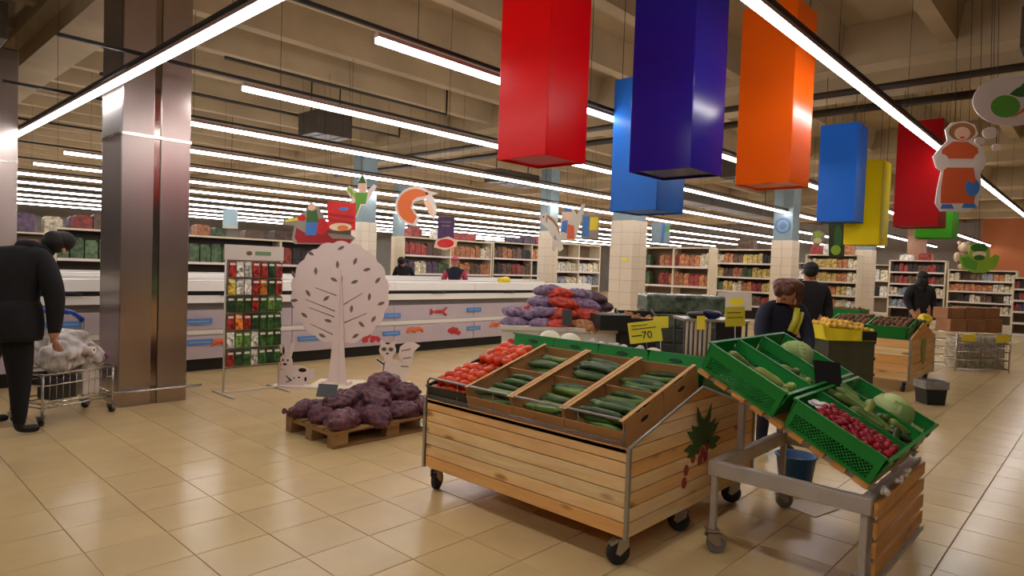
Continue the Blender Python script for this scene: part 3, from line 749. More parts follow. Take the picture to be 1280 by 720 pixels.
for k in range(5): leafcap(.1, 2*pi*k/5, 1.7+.2*(k%2), 0, m_cabd).build('outer_leaf', m_cabd if k % 2 else m_cab, cab0)
cab0.location = inc(2, 0, .45, .42, .135); cab0.rotation_euler = (.4, .1, .3); cab0.scale = (1.15,)*3; cab0['label'] = 'pale green cabbage standing out of the lower right green crate'
copy_thing(cab0, inc(2, 1, .45, .62, .12), (.6, 0, 2), 'pale cabbage in the upper right green crate', 1.05)
copy_thing(cab0, inc(2, 0, .55, .1, .07), (.9, .3, 1), 'small cabbage in the low corner of the lower right crate', .62)
copy_thing(cab0, inc(2, 1, .6, .12, .07), (.5, .3, 4), 'small cabbage behind the black price board', .6)
# black price boards
m_board = M('black_price_board', (24, 20, 22), .5)
def price_board(label, loc, w, h, rot, mat=m_board, lines=(), txt=None, stick=.12):
    t = thing('price_board', label, 'price sign', loc); t.rotation_euler = rot
    MB().bx(-w/2, w/2, -.003, .003, 0, h).build('panel', mat, t)
    MB().tube([(0, .006, h*.5), (0, .006, -stick)], .004, 6).build('clip', m_alu, t)
    if lines:
        b = MB()
        for (x0, x1, z, th) in lines: b.bx(x0*w, x1*w, -.0045, -.002, z*h-th, z*h+th)
        b.build('printed_lines', m_blk if mat is not m_board else m_offw, t)
    if txt: ob('price_figures', text_mesh(txt, h*.5, m_blk), t, (w*.05, -.0045, h*.34), (pi/2, 0, 0))
    return t
price_board('black price board standing between the green crates', (4.0, 1.19, .93), .17, .15, (-.35, .1, RC+.15), stick=.06)
# floor things under the stand
m_buck = M('blue_plastic', (34, 84, 138), .4, var=.1)
bk = thing('bucket', 'blue plastic bucket on the floor behind the metal stand', 'bucket', (4.85, 1.64, 0))
MB().lathe([(.10, 0), (.135, .26), (.145, .262), (.145, .275), (.128, .275), (.095, .01)], n=20).build('bucket_shell', m_buck, bk)
MB().tube([(.14*cos(a), .14*sin(a), .262) for a in [pi*k/10 for k in range(11)]], .004, 5).build('handle', m_alu, bk)
MB().prism([(-.06, -.05), (.09, -.02), (.03, .07), (-.05, .04)], .22, .226, 'z').build('paper_inside', m_white, bk)
pp = MB().prism([(4.5, 1.59), (4.76, 1.55), (4.72, 1.30), (4.43, 1.36)], .002, .006, 'z').build('cardboard_sheet', M('pale_card', (212, 200, 180), .7))
tag(pp, 'pale flat cardboard sheet lying on the floor under the metal stand', 'cardboard')
for k, (x, y, z) in enumerate(((3.5, .765, .535), (3.75, .765, .54), (3.95, .77, .535))):
    s = MB()
    for q in range(5): s.ell((rng.uniform(-.03, .03), rng.uniform(-.012, .012), rng.uniform(0, .02)), (.03, .012, .014), 7, 5)
    tag(s.build('paper_scrap', m_white, None, (x, y, z)), ['crumpled white scrap at the near end of the stand edge', 'crumpled white scrap in the middle of the stand edge', 'crumpled white scrap farther along the stand edge'][k], 'paper', 'scraps on the stand edge')

# ---------------------------------------------------------------- crates on the far slope of the cart
big0 = make_crate(.39, .60, .19, None)
def far_slope(s, yy, h): return Vector((XM+s*cos(SL)+h*sin(SL), yy, ZM-.008-s*sin(SL)+h*cos(SL)))
ang = Matrix.Rotation(SL, 3, 'Y') @ Matrix.Rotation(-pi/2, 3, 'Z')
eul = ang.to_euler()
cont = ['garlic bags', 'a yellow price card', 'white cabbages', 'pale onions']
for k in range(4):
    p = far_slope(.04, Y1-.02-.4*k, .0); lab = 'green crate on the far slope of the cart, %s from the white tree side' % ['first', 'second', 'third', 'fourth'][k]
    if k == 0: big0.location = p; big0.rotation_euler = eul; big0['label'] = lab
    else: copy_thing(big0, p, eul, lab)
m_wv = M('white_vegetable', (226, 218, 190), .5, var=.08, scale=8)
def white_veg(label, loc, r):
    t = thing('white_cabbage', label, 'cabbage', loc, 0, 'white vegetables on the far slope')
    MB().ell((0, 0, 0), (r, r, r*.85), 16, 10).build('head', m_wv, t); MB().tube([(0, 0, -r*.8), (0, 0, -r*.95)], r*.25, 8).build('stalk', m_wv, t)
white_veg('white round cabbage left of two above the cart crates', far_slope(.16, 3.18, .20), .085)
white_veg('white round cabbage right of two above the cart crates', far_slope(.18, 3.0, .20), .085)
white_veg('pale vegetable beside the yellow price card', far_slope(.3, 2.35, .2), .07)
white_veg('pale vegetable low behind the yellow price card', far_slope(.2, 2.15, .17), .06)
m_garl = M('garlic_net', (196, 186, 176), .6, var=.25, scale=18, bump=.5)
for k in range(3):
    b = MB()
    for q in range(9): b.ell((rng.uniform(-.07, .07), rng.uniform(-.05, .05), rng.uniform(-.01, .04)), (.032, .032, .03), 8, 6)
    tag(b.build('garlic_bag', m_garl, None, far_slope(.2+.04*k, 2.78-.16*k, .19)), ['pale net bag of garlic nearest the white cabbages', 'pale net bag of garlic left of the price card', 'pale net bag of garlic behind the price card'][k], 'bag', 'garlic bags')
price_board('yellow price card with a hand-lettered price above the cart crates', P(808, 428, 4.75), .235, .155, (.05, -.17, RC-.25), m_yel, ((-.4, .1, .84, .003), (-.4, .35, .68, .003), (-.42, -.1, .36, .004)), '70', .1)
# ---------------------------------------------------------------- onion pallet
m_pal = M('weathered_pallet_wood', (150, 116, 74), .75, var=.25, scale=3, rand=.15, kind='wood', stretch=(.6, 5, 5))
pal = thing('pallet', 'weathered wooden pallet under the purple onion bags', 'pallet', (2.92, 4.66, 0))
PX, PY = 1.2, .8
for y in (.05, PY/2, PY-.05):
    MB().bx(-PX/2, PX/2, -.05, .05, 0, .022).build('bottom_board', m_pal, pal, (PX/2, y, 0))
    for x in (.07, PX/2, PX-.07): bevel(MB().bx(-.07, .07, -.05, .05, .022, .10).build('block', m_pal, pal, (x, y, 0)), .004)
for x in (.07, PX/2, PX-.07): MB().bx(-PY/2, PY/2, -.07, .07, 0, .022).build('stringer_board', m_pal, pal, (x, PY/2, .10), (0, 0, pi/2))
for k in range(5): bevel(MB().bx(-PX/2, PX/2, -.06 if k % 2 else -.07, .06 if k % 2 else .07, 0, .022).build('deck_board', m_pal, pal, (PX/2, .07+k*.165, .122)), .003)
def net_bag(rx, ry, rz, seed, cell, mat, name='net_bag', amp=1.):
    "sack of round vegetables: a closed surface swollen by the vegetables inside"
    q = random.Random(seed); cs = []; tries = 0
    def surf(d): return Vector((rx*d.x*(1+.2*abs(d.x)**3), ry*d.y, rz*(d.z if d.z > -.55 else -.55-(abs(d.z)-.55)*.25)))
    while len(cs) < 150 and tries < 4000:
        tries += 1; v = surf(Vector((q.gauss(0, 1), q.gauss(0, 1), q.gauss(0, 1))).normalized())
        if all((v-c).length > cell*1.45 for c in cs): cs.append(v)
    ph = [q.uniform(0, 6) for _ in range(6)]; n, m = 52, 26; vs = []
    for i in range(m+1):
        th = pi*i/m
        for k in range(n):
            a = 2*pi*k/n; d = Vector((sin(th)*cos(a), sin(th)*sin(a), cos(th))); p = surf(d)
            dd = min((p-c).length for c in cs); h = sqrt(max(0, 1-(dd/(cell*1.15))**2))
            lump = .10*sin(2*a+ph[0])*sin(th)+.07*sin(3*a+ph[1]+2*th)
            p = p*(1+lump)+d*(amp*cell*.55*(h-.4)); vs.append((p.x, p.y, p.z+rz*.6))
    fs = [(i*n+k, i*n+(k+1) % n, (i+1)*n+(k+1) % n, (i+1)*n+k) for i in range(m) for k in range(n)]
    return MB().add(vs, fs, True).mesh(name, mat)
m_on = M('purple_onion_net', (122, 70, 70), .45, var=.45, scale=26, rand=.14, bump=.6, bscale=160, rgb2=(64, 36, 62))
tie = MB(); tie.tube([(0, 0, 0), (.035, 0, .012), (.05, 0, .01), (.09, 0, .02)], [.03, .010, .010, .028], 8)
tie_me = tie.mesh('tied_neck', m_on)
OB = [net_bag(.175, .125, .09, 1, .031, m_on, amp=1.9), net_bag(.17, .125, .095, 2, .033, m_on, amp=1.9), net_bag(.19, .12, .085, 3, .031, m_on, amp=1.9)]
spots = [(.18, .14, 0, .5), (.50, .12, 0, 1.3), (.80, .13, 0, .2), (1.06, .17, 0, 1.2), (.16, .42, 0, 1.4), (.45, .42, 0, .3), (.80, .42, 0, 1.5), (1.08, .50, 0, .3), (.18, .68, 0, .2), (.52, .70, 0, 1.4), (.90, .70, 0, .1),
         (.34, .42, .11, .6), (.62, .30, .11, 1.2), (.94, .32, .11, .3), (.70, .54, .12, .1), (1.0, .56, .12, 1.1), (.82, .46, .20, .5)]
desc = ['at the near corner of the pallet', 'in the middle of the near side', 'right of the middle on the near side', 'at the right end of the near side', 'on the left side', 'in the bottom middle', 'deep in the heap', 'at the far right end', 'at the left rear corner',
        'at the rear side', 'at the rear right', 'on top beside the dark price board', 'on top toward the front', 'on top at the right', 'on top at the rear', 'on top at the rear right', 'topmost of the heap']
for k, (x, y, z, a) in enumerate(spots):
    o = ob('onion_bag', OB[k % 3], None, (2.92+x, 4.66+y, .135+z), (random.uniform(-.1, .1), random.uniform(-.15, .15), a+random.choice((0, pi))))
    tag(o, 'purple net bag of red onions '+desc[k], 'onion bag', 'onion bags on the pallet'); ob('tied_neck', tie_me, o, (.22, 0, .06))
price_board('dark price board stuck in the onion bags', (3.08, 5.06, .355), .17, .13, (-.75, .05, RC+.1), M('grey_price_board', (62, 66, 66), .5), (), None, .08)

# ---------------------------------------------------------------- seed rack
m_wirew = M('white_wire', (206, 200, 190), .4)
rk = thing('seed_rack', 'white wire rack full of colourful seed packets beside the steel column', 'display rack', (3.14, 7.30, 0))
RW = .66
MB().tube([(0, 0, .04), (0, 0, 1.68)], .012, 8).build('upright', m_wirew, rk); MB().tube([(RW, 0, .04), (RW, 0, 1.68)], .012, 8).build('upright', m_wirew, rk)
for x in (0, RW): MB().tube([(x, -.28, .012), (x, .28, .012)], .012, 8).build('foot', m_wirew, rk); MB().tube([(x, 0, .012), (x, 0, .05)], .012, 8).build('foot_joint', m_wirew, rk)
MB().tube([(0, 0, .03), (RW, 0, .03)], .009, 6).build('cross_bar', m_wirew, rk)
MB().bx(-.02, RW+.02, -.012, .0, 1.53, 1.70).build('header_board', m_offw, rk)
h = rk.children[-1]
MB().prism(ellp(.26, 1.61, .035, .025), -.015, -.012).build('header_mark', M('brown_print', (110, 90, 70), .6), h); MB().bx(.33, .52, -.0145, -.012, 1.59, 1.635).build('header_name', M('header_green', (120, 150, 110), .6), h)
MB().bx(.0, RW, .005, .012, .30, 1.53).build('back_panel', M('rack_back', (150, 140, 124), .6), rk)
for z in (.32, .53, .73, .93, 1.13, 1.33): MB().tube([(0, -.03, z), (RW, -.03, z)], .004, 5).build('packet_rail', m_wirew, rk)
pcols = {'red': (168, 48, 40), 'green': (58, 100, 44), 'dark green': (34, 66, 30), 'white': (216, 210, 196), 'orange': (214, 120, 44), 'yellow': (214, 186, 70), 'bright green': (110, 150, 66)}
rowsp = [(1.34, ['red', 'white', 'white', 'red', 'red', 'dark green', 'red']), (1.14, ['yellow', 'white', 'white', 'red', 'orange', 'dark green', 'red']), (.94, ['dark green', 'green', 'dark green', 'red', 'green', 'bright green', 'green']), (.74, ['red', 'orange', 'red', 'dark green', 'green', 'green', 'green']),
         (.54, ['white', 'bright green', 'bright green', 'white', 'green', 'green', 'dark green']), (.33, ['red', 'dark green', 'green', 'white', 'green', 'dark green', 'green'])]
rn = ['top', 'second', 'third', 'fourth', 'fifth', 'bottom']
pk = MB(); pk.bx(-.04, .04, -.012, .002, 0, .175); pk2 = {}
band_m = M('packet_band', (226, 220, 206), .5)
for ri, (z, cs) in enumerate(rowsp):
    for ci, c in enumerate(cs):
        me = pk2.get(c) or pk2.setdefault(c, MB().bx(-.040, .040, -.014, .0, 0, .172).mesh('seed_packet', M('packet_'+c.replace(' ', '_'), pcols[c], .4, var=.8, scale=22, rand=.3)))
        o = ob('seed_packet', me, None, (3.14+.05+ci*.093, 7.262-random.uniform(0, .012), z), (random.uniform(-.12, .02), 0, random.uniform(-.04, .04)))
        tag(o, '%s seed packet in the %s row of the wire rack' % (c, rn[ri]), 'seed packet', '%s packets %s row' % (c, rn[ri]))
        ob('packet_label', bpy.data.meshes.get('packet_label_mesh') or (lambda m_: (setattr(m_, 'name', 'packet_label_mesh'), m_)[1])(MB().bx(-.03, .03, -.0155, -.0135, .13, .155).mesh('packet_label_mesh', band_m)), o)

# ---------------------------------------------------------------- white tree display
m_tree = M('white_foam_board', (232, 214, 208), .6, var=.02); m_cut = M('cut_line_grey', (124, 108, 104), .7); m_cutd = M('cut_line_dark', (78, 68, 66), .7)
tr = thing('tree_display', 'large white cut-out tree display with engraved leaves', 'display', (4.47, 7.08, 0), RC)
pts = []
for k in range(72):
    a = 2*pi*k/72; sc = .595+.026*abs(sin(a*9))
    pts.append((sc*1.0*cos(a), 1.16+sc*1.05*sin(a)))
MB().prism(pts, 0, .012).build('crown_board', m_tree, tr)
MB().prism([(-.12, .04), (.12, .04), (.085, .35), (.05, .9), (.03, 1.25), (.0, 1.45), (-.025, 1.25), (-.05, .9), (-.085, .35)], -.035, -.012).build('trunk_board', m_tree, tr)
MB().prism([(-.02, .04), (.02, .04), (.012, 1.3), (-.0, 1.35)], -.06, -.035).build('trunk_fold', m_tree, tr)
MB().bx(-.3, .3, -.3, .3, 0, .025).build('base_plate', M('base_board', (226, 214, 190), .6), tr)
for x in (-.16, .15): MB().bx(x-.02, x+.02, -.1, .06, .025, .06).build('foot_bracket', m_tree, tr)
def leaf_poly(cx, cz, L, w, a):
    out = []
    for k in range(14):
        t = k/13*2; u = t if t <= 1 else 2-t; s = 1 if t <= 1 else -1
        x, y = (u-.5)*L, s*w*sin(pi*u)
        out.append((cx+x*cos(a)-y*sin(a), cz+x*sin(a)+y*cos(a)))
    return out[:-1]
LV = [(425, 310, .5), (387, 318, 2.6), (443, 326, 1.2), (366, 345, 2.0), (394, 340, 1.6), (421, 331, 1.6), (458, 336, .3), (472, 349, .9), (417, 350, 2.7), (443, 352, .4), (385, 368, 2.2), (408, 374, .7), (368, 378, .1), (462, 370, 1.5), (477, 378, .4), (440, 386, 1.5), (453, 405, 2.4), (381, 396, 2.5), (411, 402, 2.9), (404, 421, 2.7), (446, 420, .6), (468, 398, 1.0)]
for (px, py, a) in LV:
    u = (px-425)/100.5; z = 1.8-(py-302)/100.8
    MB().prism(leaf_poly(u, z, .105, .021, a), -.0015, .001).build('engraved_leaf', m_cut, tr); d = tr.children[-1]
    MB().prism([(u-.035*cos(a), z-.035*sin(a)-.002), (u+.035*cos(a), z+.035*sin(a)-.002), (u+.035*cos(a), z+.035*sin(a)+.002), (u-.035*cos(a), z-.035*sin(a)+.002)], -.0025, -.001).build('leaf_vein', m_cutd, d)
for (a, b) in (((394, 361), (424, 371)), ((382, 376), (423, 391)), ((386, 386), (422, 398)), ((389, 407), (422, 421)), ((453, 366), (430, 381)), ((459, 391), (431, 404)), ((427, 345), (427, 368))):
    q = [((x-425)/100.5, 1.8-(y-302)/100.8) for x, y in (a, b)]
    MB().tube([(q[0][0], -.001, q[0][1]), (q[1][0], -.001, q[1][1])], [.003, .006], 5).build('branch_line', m_cutd, tr)

# ---------------------------------------------------------------- small animal cut-outs
def cutout(name, label, cat, loc, base, layers, rz=RC, wires=None, thick=.012, group=None, roll=0, stand_plate=None, rim=None):
    t = thing(name, label, cat, loc, rz, group); t.rotation_euler = (0, roll, rz)
    bb_ = MB()
    for q, pl in enumerate(base if isinstance(base[0], list) else [base]): bb_.prism(pl, .0004*q, thick-.0004*q)
    bb_.build('backing_board', rim or m_tree, t)
    cnt = 0
    for (nm, mat, poly) in layers:
        cnt += 1; MB().prism(poly, -.0018-.0006*cnt, .0).build(nm, mat, t)
    if wires:
        w = MB()
        for x, z in wires: w.tube([(x, thick/2, z), (x, thick/2, 5.27-loc[2])], .003, 5)
        w.build('hanging_wire', m_dark, t)
    if stand_plate: MB().bx(*stand_plate).build('foot_plate', m_tree, t)
    return t
cutout('spotted_animal_cutout', 'white cut-out of a sitting spotted animal left of the white tree', 'cut-out', (4.0, 7.3, 0),
  [ellp(.03, .14, .19, .125, 24), ellp(-.11, .30, .085, .095, 20), [(-.15, .36), (-.17, .52), (-.12, .54), (-.09, .38)], [(-.10, .36), (-.06, .54), (-.01, .53), (-.04, .36)], [(-.2, .02), (.12, .02), (.1, .1), (-.17, .2)], ellp(.21, .17, .04, .06, 12)],
  [('spot', m_blk, ellp(.10, .21, .05, .026, 12)), ('spot', m_blk, ellp(.06, .12, .018, .01, 8)), ('spot', m_blk, ellp(.0, .11, .012, .008, 8)), ('spot', m_blk, ellp(.14, .1, .015, .03, 8)), ('ear_patch', m_blk, ellp(-.135, .44, .012, .05, 10)),
   ('eye', m_blk, ellp(-.14, .325, .011, .014, 10)), ('eye', m_blk, ellp(-.08, .325, .011, .014, 10)), ('nose', m_blk, ellp(-.115, .275, .024, .014, 10)), ('paw_line', m_blk, [(-.1, .14), (-.02, .08), (-.1, .05), (-.1, .06), (-.05, .08), (-.1, .13)]), ('cheek', m_shr, ellp(-.185, .27, .025, .025, 12))], stand_plate=(-.25, .17, -.06, .08, 0, .02))
cutout('squirrel_cutout', 'white cut-out of a squirrel with a bushy tail right of the white tree', 'cut-out', (5.12, 6.78, 0),
  [ellp(-.02, .16, .14, .15, 24), ellp(-.10, .43, .11, .095, 22), [(-.19, .47), (-.2, .56), (-.13, .52)], [(-.07, .52), (.0, .56), (-.01, .47)], [(.04, .05), (.16, .1), (.22, .25), (.24, .42), (.32, .50), (.24, .54), (.14, .54), (.06, .48), (.04, .36), (.1, .28), (.06, .18)], [(-.14, .26), (-.25, .33), (-.26, .28), (-.15, .2)], [(-.14, .02), (.12, .02), (.1, .1), (-.12, .1)], [(-.14, .28), (-.04, .28), (-.03, .36), (-.15, .36)]],
  [('belly', m_white, ellp(-.01, .14, .1, .12, 18)), ('eye_mask', m_cut, ellp(-.145, .44, .035, .028, 12)), ('eye_mask', m_cut, ellp(-.055, .44, .035, .028, 12)), ('ear_patch', m_blk, ellp(-.1, .515, .03, .012, 10)), ('eye', m_blk, ellp(-.145, .44, .012, .012, 8)), ('eye', m_blk, ellp(-.055, .44, .012, .012, 8)), ('nose', m_blk, ellp(-.10, .385, .02, .011, 10)), ('paw_line', m_blk, [(-.24, .30), (-.14, .23), (-.13, .245), (-.235, .315)]), ('side_line', m_blk, [(-.14, .26), (-.155, .14), (-.11, .03), (-.1, .03), (-.145, .14), (-.13, .26)]),
   ('tail_stripe', m_cut, [(.08, .42), (.2, .45), (.2, .462), (.08, .432)]), ('tail_stripe', m_cut, [(.1, .32), (.21, .34), (.21, .352), (.1, .332)]), ('tail_stripe', m_cut, [(.08, .22), (.18, .22), (.18, .232), (.08, .232)])], stand_plate=(-.15, .2, -.06, .08, 0, .02))
def blob(c, r, seed, amp=.18, n=22, m=14, nd=26, pw=8):
    q = random.Random(seed); ds = [(Vector((q.gauss(0, 1), q.gauss(0, 1), q.gauss(0, 1))).normalized(), q.uniform(-1, 1)) for _ in range(nd)]; vs = []
    for i in range(m+1):
        th = pi*i/m
        for k in range(n):
            a = 2*pi*k/n; d = Vector((sin(th)*cos(a), sin(th)*sin(a), cos(th))); s = 1+sum(amp*w*max(0, d.dot(e))**pw for e, w in ds)
            vs.append((c[0]+r[0]*d.x*s, c[1]+r[1]*d.y*s, c[2]+r[2]*d.z*s))
    return MB().add(vs, [(i*n+k, i*n+(k+1) % n, (i+1)*n+(k+1) % n, (i+1)*n+k) for i in range(m) for k in range(n)], False)
# ---------------------------------------------------------------- people
m_skin = M('skin', (196, 140, 112), .5, var=.06, scale=12); m_blkc = M('black_cloth', (20, 19, 22), .8, var=.2, scale=6, bump=.3, bscale=12)
m_trou = M('black_trousers', (15, 14, 16), .85, var=.2, scale=5); m_shoe = M('black_shoes', (14, 13, 13), .5)
m_lip = M('lip', (160, 84, 80), .5); m_eye = M('eye', (30, 22, 20), .3)
def person(name, label, loc, rz, J, top, legs, hair, hair_m, face_dir=(0, -1, 0), fat=1., hand_dir=None, sleeve=None, shoe=None, cat='person'):
    V = []; E = []; R = []; T = []; idx = {}
    def jt(k, p, r, par=None, m=None, r2=None):
        idx[k] = len(V); V.append(Vector(p)); R.append((r, r2 or r))
        if par is not None: E.append((idx[par], idx[k])); T.append((idx[par], idx[k], m))
    sk = m_skin; sl = sleeve or top; sh = shoe or m_shoe; f = fat
    jt('pelvis', J['pelvis'], .15*f); jt('waist', (Vector(J['pelvis'])*.5+Vector(J['chest'])*.5), .145*f, 'pelvis', top); jt('chest', J['chest'], .165*f, 'waist', top)
    jt('neck', J['neck'], .062, 'chest', top); hd = Vector(J['head']); nk = Vector(J['neck'])
    up = (hd-nk).normalized()
    jt('jaw', nk+up*((hd-nk).length*.55), .068, 'neck', sk); jt('head', hd, .088, 'jaw', sk); jt('crown', hd+up*.075, .066, 'head', sk)
    for s in ('L', 'R'):
        jt('sh'+s, J['sh'+s], .085*f, 'chest', top); jt('el'+s, J['el'+s], .058*f, 'sh'+s, sl); jt('wr'+s, J['wr'+s], .04*f, 'el'+s, sl)
        w = Vector(J['wr'+s]); e = Vector(J['el'+s]); d = (w-e).normalized(); hdv = Vector(hand_dir[s]).normalized() if hand_dir and s in hand_dir else d
        side = hdv.cross(Vector((0, 1, 0)))
        if side.length < .2: side = hdv.cross(Vector((1, 0, 0)))
        side.normalize(); nrm = side.cross(hdv)
        jt('cuff'+s, w+d*.02, .030, 'wr'+s, sk); jt('palm'+s, w+hdv*.085, .032, 'cuff'+s, sk, .018)
        pal_ = w+hdv*.085
        for k, (o, L) in enumerate(((-.030, .062), (-.010, .075), (.011, .078), (.031, .07))):
            b = pal_+side*o+hdv*.018; jt('f%s%da' % (s, k), b, .0095, 'palm'+s, sk); m1 = b+hdv*L*.5+nrm*.008
            jt('f%s%db' % (s, k), m1, .009, 'f%s%da' % (s, k), sk); jt('f%s%dc' % (s, k), m1+hdv*L*.35+nrm*.022, .0075, 'f%s%db' % (s, k), sk)
        tb = w+hdv*.045-side*.03; jt('t%sa' % s, tb, .012, 'cuff'+s, sk); jt('t%sb' % s, tb+hdv*.04-side*.02+nrm*.012, .0095, 't%sa' % s, sk)
        jt('hip'+s, J['hip'+s], .105*f, 'pelvis', legs); jt('kn'+s, J['kn'+s], .068*f, 'hip'+s, legs); jt('an'+s, J['an'+s], .05, 'kn'+s, legs)
        a = Vector(J['an'+s]); td = Vector(J.get('toe', (0, -1, 0))).normalized()
        jt('heel'+s, a+Vector((0, 0, -.05)), .042, 'an'+s, sh); jt('toe'+s, a+td*.15+Vector((0, 0, -.06)), .035, 'heel'+s, sh)
    me = bpy.data.meshes.new(name+'_sk'); me.from_pydata([tuple(v) for v in V], E, []); tmp = bpy.data.objects.new(name+'_sk', me); COL.objects.link(tmp)
    sm = tmp.modifiers.new('skin', 'SKIN'); sm.use_smooth_shade = True; sm.branch_smoothing = .6
    for i, r in enumerate(R): me.skin_vertices[0].data[i].radius = r; me.skin_vertices[0].data[i].use_root = (i == 0)
    ss = tmp.modifiers.new('sub', 'SUBSURF'); ss.levels = 2; ss.render_levels = 2
    dg = bpy.context.evaluated_depsgraph_get(); dg.update()
    fm = bpy.data.meshes.new_from_object(tmp.evaluated_get(dg)); bpy.data.objects.remove(tmp); fm.name = name
    ms = []; 
    for m in (top, legs, sk, sh, sl):
        if m not in ms: ms.append(m)
    fm.materials.clear()
    for m in ms: fm.materials.append(m)
    segs = [(V[a], V[b], ms.index(m)) for a, b, m in T]
    for p in fm.polygons:
        c = p.center; best = 9e9; mi = 0
        for a, b, m in segs:
            ab = b-a; t = max(0, min(1, (c-a).dot(ab)/max(1e-9, ab.length_squared))); d = (c-a-ab*t).length
            if d < best: best, mi = d, m
        p.material_index = mi; p.use_smooth = True
    o = tag(ob(name, fm, None, loc, (0, 0, rz)), label, cat)
    fd = Vector(face_dir).normalized(); sd = fd.cross(up).normalized()
    fc = MB(); c = hd-up*.01
    fc.ell(c+fd*.092-up*.022, (.013, .016, .02), 8, 6); fc.build('nose', m_skin, o)
    for s in (-1, 1): MB().ell(c+fd*.080+sd*.032*s+up*.012, (.013, .013, .008), 8, 5).build('eye', m_eye, o)
    MB().ell(c+fd*.075-up*.055, (.024, .014, .007), 8, 5).build('mouth', m_lip, o)
    for s in (-1, 1): MB().ell(c+sd*.092*s-up*.01, (.014, .022, .03), 8, 6).build('ear', m_skin, o)
    if hair:
        hb = MB()
        for (off_f, off_u, off_s, rr) in hair: hb.ell(hd+fd*off_f+up*off_u+sd*off_s, rr if isinstance(rr, tuple) else (rr, rr, rr), 12, 8)
        hb.build('hair', hair_m, o)
    return o
m_dhair = M('dark_hair', (24, 18, 16), .6, var=.3, scale=20); m_bhair = M('chestnut_hair', (92, 48, 28), .5, var=.4, scale=16, stretch=(1, 1, 3))
short = [(-.035, .045, 0, (.098, .102, .085)), (-.05, .0, 0, (.09, .098, .085))]
man = person('person', 'man in a black jacket and black trousers stooping over the trolley', (1.15, 6.72, 0), RC,
  dict(pelvis=(-.06, 0, .98), chest=(.0, .05, 1.43), neck=(.10, .16, 1.57), head=(.17, .27, 1.62), shL=(-.16, -.03, 1.53), shR=(.19, .05, 1.50), elL=(-.22, -.1, 1.18), elR=(.28, .07, 1.17), wrL=(-.1, .1, .95), wrR=(.27, .08, .86),
       hipL=(-.20, .02, .92), hipR=(.0, 0, .92), knL=(-.36, .1, .52), knR=(.02, .03, .52), anL=(-.46, .3, .1), anR=(.04, .0, .1), toe=(.5, .6, 0)), m_blkc, m_trou, [(-.03, .04, 0, (.102, .105, .09)), (-.045, -.01, 0, (.096, .102, .10))], m_dhair, (.05, .9, -.45), 1.42, {'R': (.1, .1, -1)})
MB().tube([(-.08, .10, 1.56), (.0, .05, 1.59), (.08, .06, 1.59), (.14, .12, 1.565), (.16, .2, 1.54)], [.03, .05, .055, .045, .03], 8).build('hood', m_blkc, man)
MB().lathe([(.235, .80), (.245, .84), (.25, .95), (.235, 1.08), (.20, 1.16)], (-.05, .01, 0), 20, sy=.82).build('jacket_hem', m_blkc, man)
# shop worker
m_navy = M('navy_uniform', (26, 28, 44), .8, var=.15, scale=6); m_refl = M('reflective_yellow', (206, 196, 60), .4)
wl = P(975, 400, 5.6); wl.z = 0
wk = person('person', 'shop worker with chestnut hair and navy uniform bending over the produce', wl, RC,
  dict(pelvis=(.06, .12, .92), chest=(.02, 0, 1.22), neck=(-.01, -.07, 1.36), head=(-.03, -.17, 1.42), shL=(-.15, -.02, 1.28), shR=(.17, -.02, 1.29), elL=(-.22, -.14, 1.05), elR=(.2, -.12, 1.03), wrL=(-.16, -.3, .92), wrR=(.12, -.3, .9),
       hipL=(-.04, .12, .88), hipR=(.15, .12, .88), knL=(-.05, .12, .48), knR=(.16, .14, .48), anL=(-.05, .16, .1), anR=(.17, .16, .1)), m_navy, m_navy, None, m_bhair, (-.75, -.55, -.4), 1.0)
hb = MB()
for (x, y, z, r) in ((-.01, -.14, 1.475, (.115, .115, .075)), (.035, -.11, 1.43, (.095, .105, .10)), (.055, -.12, 1.38, (.06, .085, .085)), (-.07, -.19, 1.475, (.07, .075, .055)), (-.10, -.20, 1.44, (.045, .05, .055)), (-.05, -.25, 1.45, (.055, .04, .05))): q_ = blob((x, y, z), r, int(x*100)+9, .12, 24, 16, 90, 18); hb.add(q_.v, q_.f, True)
hb.build('hair', m_bhair, wk)
MB().tube([(.07, -.165, 1.30), (.06, -.17, 1.20), (.02, -.165, 1.10)], [.03, .036, .03], 4).build('reflective_stripe', m_refl, wk)
MB().tube([(.13, -.13, 1.26), (.10, -.16, 1.18), (.06, -.17, 1.08)], .018, 4).build('reflective_stripe', m_refl, wk)
std = lambda dx=0: dict(pelvis=(0, 0, .95), chest=(0, 0, 1.32), neck=(0, 0, 1.52), head=(0, -.02, 1.64), shL=(-.2, 0, 1.42), shR=(.2, 0, 1.42), elL=(-.27, .02, 1.14), elR=(.27, .02, 1.14), wrL=(-.24, -.12, .95), wrR=(.24, -.12, .95),
       hipL=(-.1, 0, .9), hipR=(.1, 0, .9), knL=(-.1, 0, .5), knR=(.1, 0, .5), anL=(-.1, .03, .1), anR=(.1, .03, .1))
def stand_at(px, D): p = P(px, 360, D); p.z = 0; return p
person('person', 'person in a black padded jacket standing behind the shop worker', stand_at(1011, 8.8), RC, std(), m_blkc, m_trou, short, m_dhair, (.3, .9, -.1), 1.4)
person('person', 'customer with long black hair and black coat beyond the potato crates', stand_at(1151, 13.6), RC, std(), m_blkc, m_trou, [(-.03, .03, 0, (.11, .11, .11)), (-.06, -.10, 0, (.12, .11, .16)), (-.07, -.24, 0, (.12, .10, .14))], m_dhair, (.2, .9, 0), 1.4)
m_pink = M('pink_cap', (206, 92, 110), .7); m_pinkc = M('pink_sleeves', (176, 60, 86), .7)
kp = person('person', 'shop worker in a dark vest and pink cap behind the freezer', stand_at(568, 15.2), RC, std(), m_navy, m_navy, None, m_dhair, (0, -1, -.3), 1.1, sleeve=m_pinkc)
